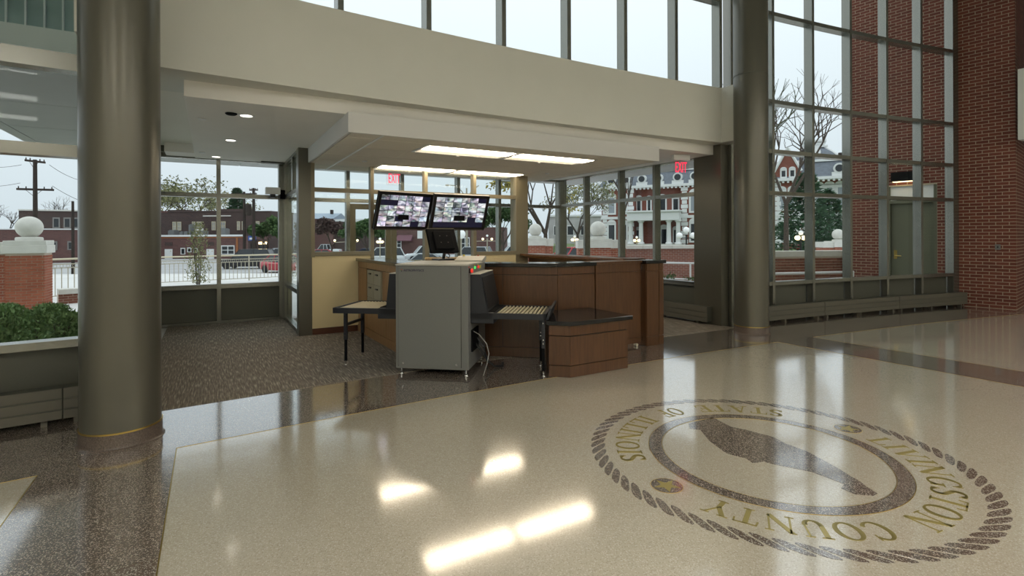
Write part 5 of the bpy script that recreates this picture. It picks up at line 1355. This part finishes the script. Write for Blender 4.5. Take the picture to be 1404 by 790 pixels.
sh, L3 = building('corner_shop', 'dark shopfront with a blue sign behind the utility poles', (at(340,0,66.5).x,66.5), (at(369,0,66).x,66), 5, SZ)
MB().box(0,L3,0,3.5,0,at(340,328,66.3).z-SZ).build('wall', T_OLD2, sh, local=True)
MB().box(.2,L3*.40,-.25,-.05,at(340,330,66.3).z-SZ,at(340,323.5,66.3).z-SZ).build('sign_board', M_BLUE, sh, local=True)
MB().box(.4,L3*.26,-.28,-.24,at(340,328.5,66.3).z-SZ,at(340,326,66.3).z-SZ).build('sign_stripe', M_WTRIM, sh, local=True)
window(sh, .5, L3*.35, .7, 2.0, 0, M_UPOLE, M_DWIN); window(sh, L3*.55, L3*.9, .4, 2.1, 0, M_UPOLE, M_DWIN)
for q in (.55,.8): MB().box(L3*q,L3*q+.4,-.22,-.05,2.0,2.3).build('lantern', M_WARM, sh, local=True)
# old hall with grey roof and a long brick arcade
hb, L4 = building('brick_hall', 'dark brick hall with grey metal roof and arched parapet', (at(366,0,105).x,105), (at(560,0,105).x,105), 10, SZ)
def hx(px): return (px-366)*L4/194.0
def hz(py): return at(450,py,105).z-SZ
MB().box(0,hx(457),0,10,0,hz(300)).build('wall', T_OLD, hb, local=True)
MB().box(hx(457),L4,.5,10,0,hz(303.5)).build('wall', T_OLD2, hb, local=True)
MB().ext([(0,-.3,hz(300)),(0,5,hz(291)),(0,10,hz(300))], (hx(457),0,0)).build('roof', M_ROOFG, hb, local=True)
MB().box(hx(448),hx(450.5),2,3,hz(293),hz(287)).build('chimney', M_UPOLE, hb, local=True)
MB().box(hx(457),L4,.3,.55,hz(303.5),hz(300.5)).build('cornice', M_WTRIM, hb, local=True)
for i in range(10):
    x = hx(461+i*7); r = 2.6*.145*1.2
    pts = [(x+r*1.0*cos(pi*q/10), .35, hz(305.5)+r*sin(pi*q/10)) for q in range(11)]+[(x+r*.6*cos(pi*q/10), .35, hz(305.5)+r*.6*sin(pi*q/10)) for q in range(10,-1,-1)]
    MB().ext(pts,(0,.2,0)).build('arch', M_WTRIM, hb, local=True)
for a in (437,449,472,486,500,520): window(hb, hx(a), hx(a+2.4), hz(309), hz(305), 0 if a < 457 else .5, M_WTRIM, M_DWIN, True, .2, False)
aw, L5 = building('awning_shop', 'low brick shop with a purple awning behind the vestibule', (at(536,0,88).x,88), (at(690,0,86).x,86), 6, SZ)
MB().box(0,L5,0,6,0,at(600,312,87).z-SZ).build('wall', T_OLD, aw, local=True)
MB().ext([(1.2,-.1,3.2),(1.2,-1.3,2.3),(1.2,-1.3,2.2),(1.2,-.1,2.2)], (2.6,0,0)).build('awning', mat('purple_awning',(.16,.07,.09),.8), aw, local=True)
MB().box(4.6,6.4,-.15,-.02,2.6,3.9).build('sign_board', M_WTRIM, aw, local=True)
for x in (.4,7.2,9.4,12): window(aw, x, x+1.3, .9, 2.6, 0, M_WTRIM, M_DWIN)
# far building beyond the ball pier
wb, L6 = building('side_street_shop', 'two storey dark brick building beyond the ball pier', (at(-30,0,58).x,58), (at(118,0,62).x,62), 10, SZ)
def bxp(px): return (px+30)*L6/148.0
def bzp(py): return at(50,py,60).z-SZ
MB().box(bxp(12),L6,2.2,10,0,bzp(288)).build('wall', T_OLD2, wb, local=True)
MB().box(bxp(12),L6,2.0,2.4,bzp(288),bzp(286)).build('roof_edge', M_LIME, wb, local=True)
MB().box(0,L6,0,2.2,0,bzp(315)).build('wall', T_OLD, wb, local=True)
MB().box(-.1,L6,-.1,2.2,bzp(315),bzp(313.5)).build('roof_edge', M_WTRIM, wb, local=True)
for a in (62,78,92,104): window(wb, bxp(a), bxp(a+7), bzp(311), bzp(299), 2.2, mat('grey_trim',(.20,.19,.18),.7), M_DWIN, split=False)
for a in (93,70,40): window(wb, bxp(a), bxp(a+5), bzp(342), bzp(333), 0, mat('grey_trim',(.20,.19,.18),.7), M_DWIN, split=False)
tree('bare grey tree at the far corner of the side street', (at(5,0,64).x,64,SZ), 7.8, .14, .7, None, 0, 0, 5, 61)
tree('bare grey tree rising behind the side street building', (at(84,0,80).x,80,SZ), 9.0, .16, .7, None, 0, 0, 5, 62)
hz_, L7 = building('distant_white_building', 'pale distant building behind the grey bare tree', (at(752,0,110).x,110), (at(870,0,108).x,108), 8, SZ)
MB().box(0,L7,0,8,0,at(800,296,109).z-SZ).build('wall', mat('pale_stucco',(.42,.41,.40),.8,var=.2,vscale=.4), hz_, local=True)
for i in range(6): window(hz_, 1.2+i*2.8, 2.4+i*2.8, 3.2, 5.0, 0, M_WTRIM, M_DWIN, split=False)
MB().box(-.2,L7+.2,-.3,8,at(800,297,109).z-SZ,at(800,294.5,109).z-SZ).build('cornice', M_WTRIM, hz_, local=True)

# ------------------------------------------------------------------ courthouse
CH0 = at(826,0,72); CH1 = at(1180,0,58)
ch, LC = building('courthouse', 'red brick courthouse with white trim, columned portico and mansard roof', (CH0.x,72), (CH1.x,58), 14, GZ+.3)
dch = Vector((CH1.x-CH0.x, -14, 0)).normalized()
def cx_(px):                                   # where the sight line meets the facade
    a = (px-702)/718; P = Vector((CH0.x,72,0)); t = (a*P.y-P.x)/(dch.x-a*dch.y); return t
def cz_(px, py): 
    t = cx_(px); Y = 72+dch.y*t; return at(px,py,Y).z-(GZ+.3)
WALLT = cz_(900,258)
# main wall, projecting pavilions
MB().box(0,LC,0,14,0,WALLT).build('wall', T_COURT, ch, local=True)
for a, b, pr in ((829,873,1.2),(936,1000,1.2),(1060,1100,1.0)):
    x0, x1 = cx_(a), cx_(b)
    MB().box(x0,x1,-pr,.1,0,WALLT).build('pavilion', T_COURT, ch, local=True)
    for x in (x0, x1-.9): 
        for i in range(int(WALLT/.55)): MB().box(x+.15-.12*(i%2),x+.75+.12*(i%2),-pr-.06,0,i*.55+.02,i*.55+.50).build('quoin', M_WTRIM, ch, local=True)
    for f in (.22,.58):
        xx = x0+(x1-x0)*f; window(ch, xx, xx+(x1-x0)*.18, .9, 3.0, -pr, M_WTRIM, M_DWIN, True, .22, False); window(ch, xx, xx+(x1-x0)*.18, 4.6, 6.6, -pr, M_WTRIM, M_WINP, True, .22, False)
    MB().box(x0-.1,x1+.1,-pr-.12,0,3.75,4.1).build('string_course', M_WTRIM, ch, local=True)
MB().box(0,LC,-.14,0,3.75,4.05).build('string_course', M_WTRIM, ch, local=True)
for a, b in ((874,878.5),(888.5,892),(904,912.5),(923.5,930)): window(ch, cx_(a), cx_(b), cz_(a,291), cz_(a,273), 0, M_WTRIM, M_DWIN, True, .18, False)
for px in range(1006,1060,14): window(ch, cx_(px), cx_(px+6), 4.4, 6.6, 0, M_WTRIM, M_DWIN, True, .18, False); window(ch, cx_(px), cx_(px+6), .9, 3.0, 0, M_WTRIM, M_DWIN, True, .18, False)
for px in range(1104,1166,15): window(ch, cx_(px), cx_(px+7), 4.6, 6.9, 0, M_WTRIM, M_WINP, True, .3, False); window(ch, cx_(px), cx_(px+7), 1.0, 3.2, 0, M_WTRIM, M_WINP, True, .3, False)
# cornice with dentils
MB().box(-.3,LC+.3,-1.5,14.3,WALLT,WALLT+.32).build('cornice', M_WTRIM, ch, local=True)
dn = MB(); x = 0
while x < LC: dn.box(x,x+.22,-1.42,-1.2,WALLT-.22,WALLT); x += .5
dn.build('dentil_row', M_WTRIM, ch, local=True, kind='stuff')
RH = 2.1
MB().loft([[(-.1,-1.3,WALLT+.32),(LC+.1,-1.3,WALLT+.32),(LC+.1,14.1,WALLT+.32),(-.1,14.1,WALLT+.32)],[(.7,-.3,WALLT+RH),(LC-.7,-.3,WALLT+RH),(LC-.7,13,WALLT+RH),(.7,13,WALLT+RH)]]).build('mansard_roof', M_SLATE, ch, local=True)
MB().box(.5,LC-.5,-.5,13.2,WALLT+RH,WALLT+RH+.25).build('roof_cresting', M_WTRIM, ch, local=True)
for px in (842,862,883.5,906,932,955,978,1010,1040,1150):
    x = cx_(px); d = MB()
    pts = [(x+.58*cos(2*pi*i/16), -1.35, WALLT+1.15+.58*sin(2*pi*i/16)) for i in range(16)]; d.ext(pts,(0,.9,0)); d.box(x-.72,x+.72,-1.33,-.4,WALLT+.3,WALLT+.75)
    o = d.build('dormer', M_WTRIM, ch, local=True)
    g = MB(); g.ext([(x+.40*cos(2*pi*i/14), -1.40, WALLT+1.15+.40*sin(2*pi*i/14)) for i in range(14)],(0,.1,0)); g.build('pane', M_DWIN, ch, local=True).parent = o
# portico
xp0, xp1 = cx_(868), cx_(937); PD = 3.0; zc = cz_(900,303); ze = cz_(900,292)
MB().box(xp0,xp1,-PD,0,zc,ze).build('entablature', M_WTRIM, ch, local=True)
MB().box(xp0-.15,xp1+.15,-PD-.2,0,ze,ze+.2).build('entablature_cap', M_WTRIM, ch, local=True)
for px in (870.5,884.5,905,921.5,934):
    x = cx_(px)+.1; z0 = .5
    MB().lathe([(.42,z0),(.42,z0+.18),(.30,z0+.25),(.26,zc-.35),(.30,zc-.25),(.42,zc-.15),(.42,zc)], (x,-PD+.5), 14).build('column', M_WTRIM, ch, local=True, smooth=True)
MB().box(xp0-.3,xp1+.3,-PD-.3,0,0,.5).build('portico_steps', M_LIME, ch, local=True)
window(ch, cx_(873), cx_(878), .7, zc-1.2, -.02, M_WTRIM, M_DWIN, True, .15, False); window(ch, cx_(907), cx_(914), .5, zc-1.1, -.02, M_WTRIM, M_DWIN, True, .2, False); window(ch, cx_(924), cx_(930), .7, zc-1.2, -.02, M_WTRIM, M_DWIN, True, .15, False)
# gable and domed tower
xg0, xg1 = cx_(1062), cx_(1099); zg = cz_(1080,222)
MB().ext([(xg0,-1.2,WALLT+.3),(xg1,-1.2,WALLT+.3),(xg1,-1.2,WALLT+1.0),((xg0+xg1)/2,-1.2,zg+1.4),(xg0,-1.2,WALLT+1.0)],(0,2.5,0)).build('gable', T_COURT, ch, local=True)
for s_ in (-1,1):
    xm = (xg0+xg1)/2; e = xg0 if s_ < 0 else xg1
    MB().cyl((xm,-1.25,zg+1.5),(e,-1.25,WALLT+1.1),.16,n=6).build('gable_trim', M_WTRIM, ch, local=True)
for f in (.28,.60): window(ch, xg0+(xg1-xg0)*f, xg0+(xg1-xg0)*(f+.14), WALLT+.5, WALLT+1.2, -1.2, M_WTRIM, M_DWIN, True, .15, False)
xt = cx_(1117); yt = 3.5; zb = WALLT; zt0 = cz_(1127,233); zt1 = cz_(1127,217); zt2 = cz_(1127,198); ztop = cz_(1127,187)
hw = 2.6
MB().box(xt-hw*1.15,xt+hw*1.15,yt-hw*1.15,yt+hw*1.15,zb,zt0).build('tower_base', T_COURT, ch, local=True)
for z, e in ((zt0,1.35),(zt0+.5,1.2),(zt1-.3,1.1)): MB().box(xt-hw*e,xt+hw*e,yt-hw*e,yt+hw*e,z,z+.28).build('tower_cornice', M_WTRIM, ch, local=True)
MB().box(xt-hw*.95,xt+hw*.95,yt-hw*.95,yt+hw*.95,zt0,zt1).build('tower_stage', M_WTRIM, ch, local=True)
for f in (-.6,-.1,.4): MB().box(xt+hw*f,xt+hw*(f+.3),yt-hw*.99,yt-hw*.9,zt0+.75,zt1-.5).build('tower_window', M_DWIN, ch, local=True)
secs = []
for f in range(7):
    q = f/6; r = hw*(1.0-.55*q**1.3); z = zt1+(zt2-zt1)*q; secs.append([(xt-r,yt-r,z),(xt+r,yt-r,z),(xt+r,yt+r,z),(xt-r,yt+r,z)])
MB().loft(secs).build('dome', M_SLATE, ch, local=True)
rbm = MB()
for sx_, sy_ in ((-1,-1),(1,-1),(1,1),(-1,1)):
    for f in range(6):
        q0, q1 = f/6, (f+1)/6; r0 = hw*(1.0-.55*q0**1.3); r1 = hw*(1.0-.55*q1**1.3)
        rbm.cyl((xt+sx_*r0,yt+sy_*r0,zt1+(zt2-zt1)*q0),(xt+sx_*r1,yt+sy_*r1,zt1+(zt2-zt1)*q1),.14,n=6)
rbm.build('dome_rib', M_WTRIM, ch, local=True)
dd = MB(); dd.ext([(xt+.7*cos(2*pi*i/14), yt-hw*.90, zt1+.9+.7*sin(2*pi*i/14)) for i in range(14)],(0,.6,0)); dd.build('dome_roundel', M_WTRIM, ch, local=True)
for z, e in ((zt2,.55),(zt2+.35,.42),(ztop-.2,.50)): MB().box(xt-hw*e,xt+hw*e,yt-hw*e,yt+hw*e,z,z+.22).build('lantern_cornice', M_WTRIM, ch, local=True)
MB().box(xt-hw*.36,xt+hw*.36,yt-hw*.36,yt+hw*.36,zt2,ztop-.1).build('lantern', M_WTRIM, ch, local=True)
for sx_ in (-1,1):
    for sy_ in (-1,1): MB().cyl((xt+sx_*hw*.45,yt+sy_*hw*.45,ztop),(xt+sx_*hw*.45,yt+sy_*hw*.45,ztop+.7),.05,.01,6).build('finial', M_WTRIM, ch, local=True)
MB().cyl((xt+hw*1.0,yt-hw,zt0),(xt+hw*1.0,yt-hw,zt1+.6),.22,n=8).build('chimney_pipe', M_UPOLE, ch, local=True)
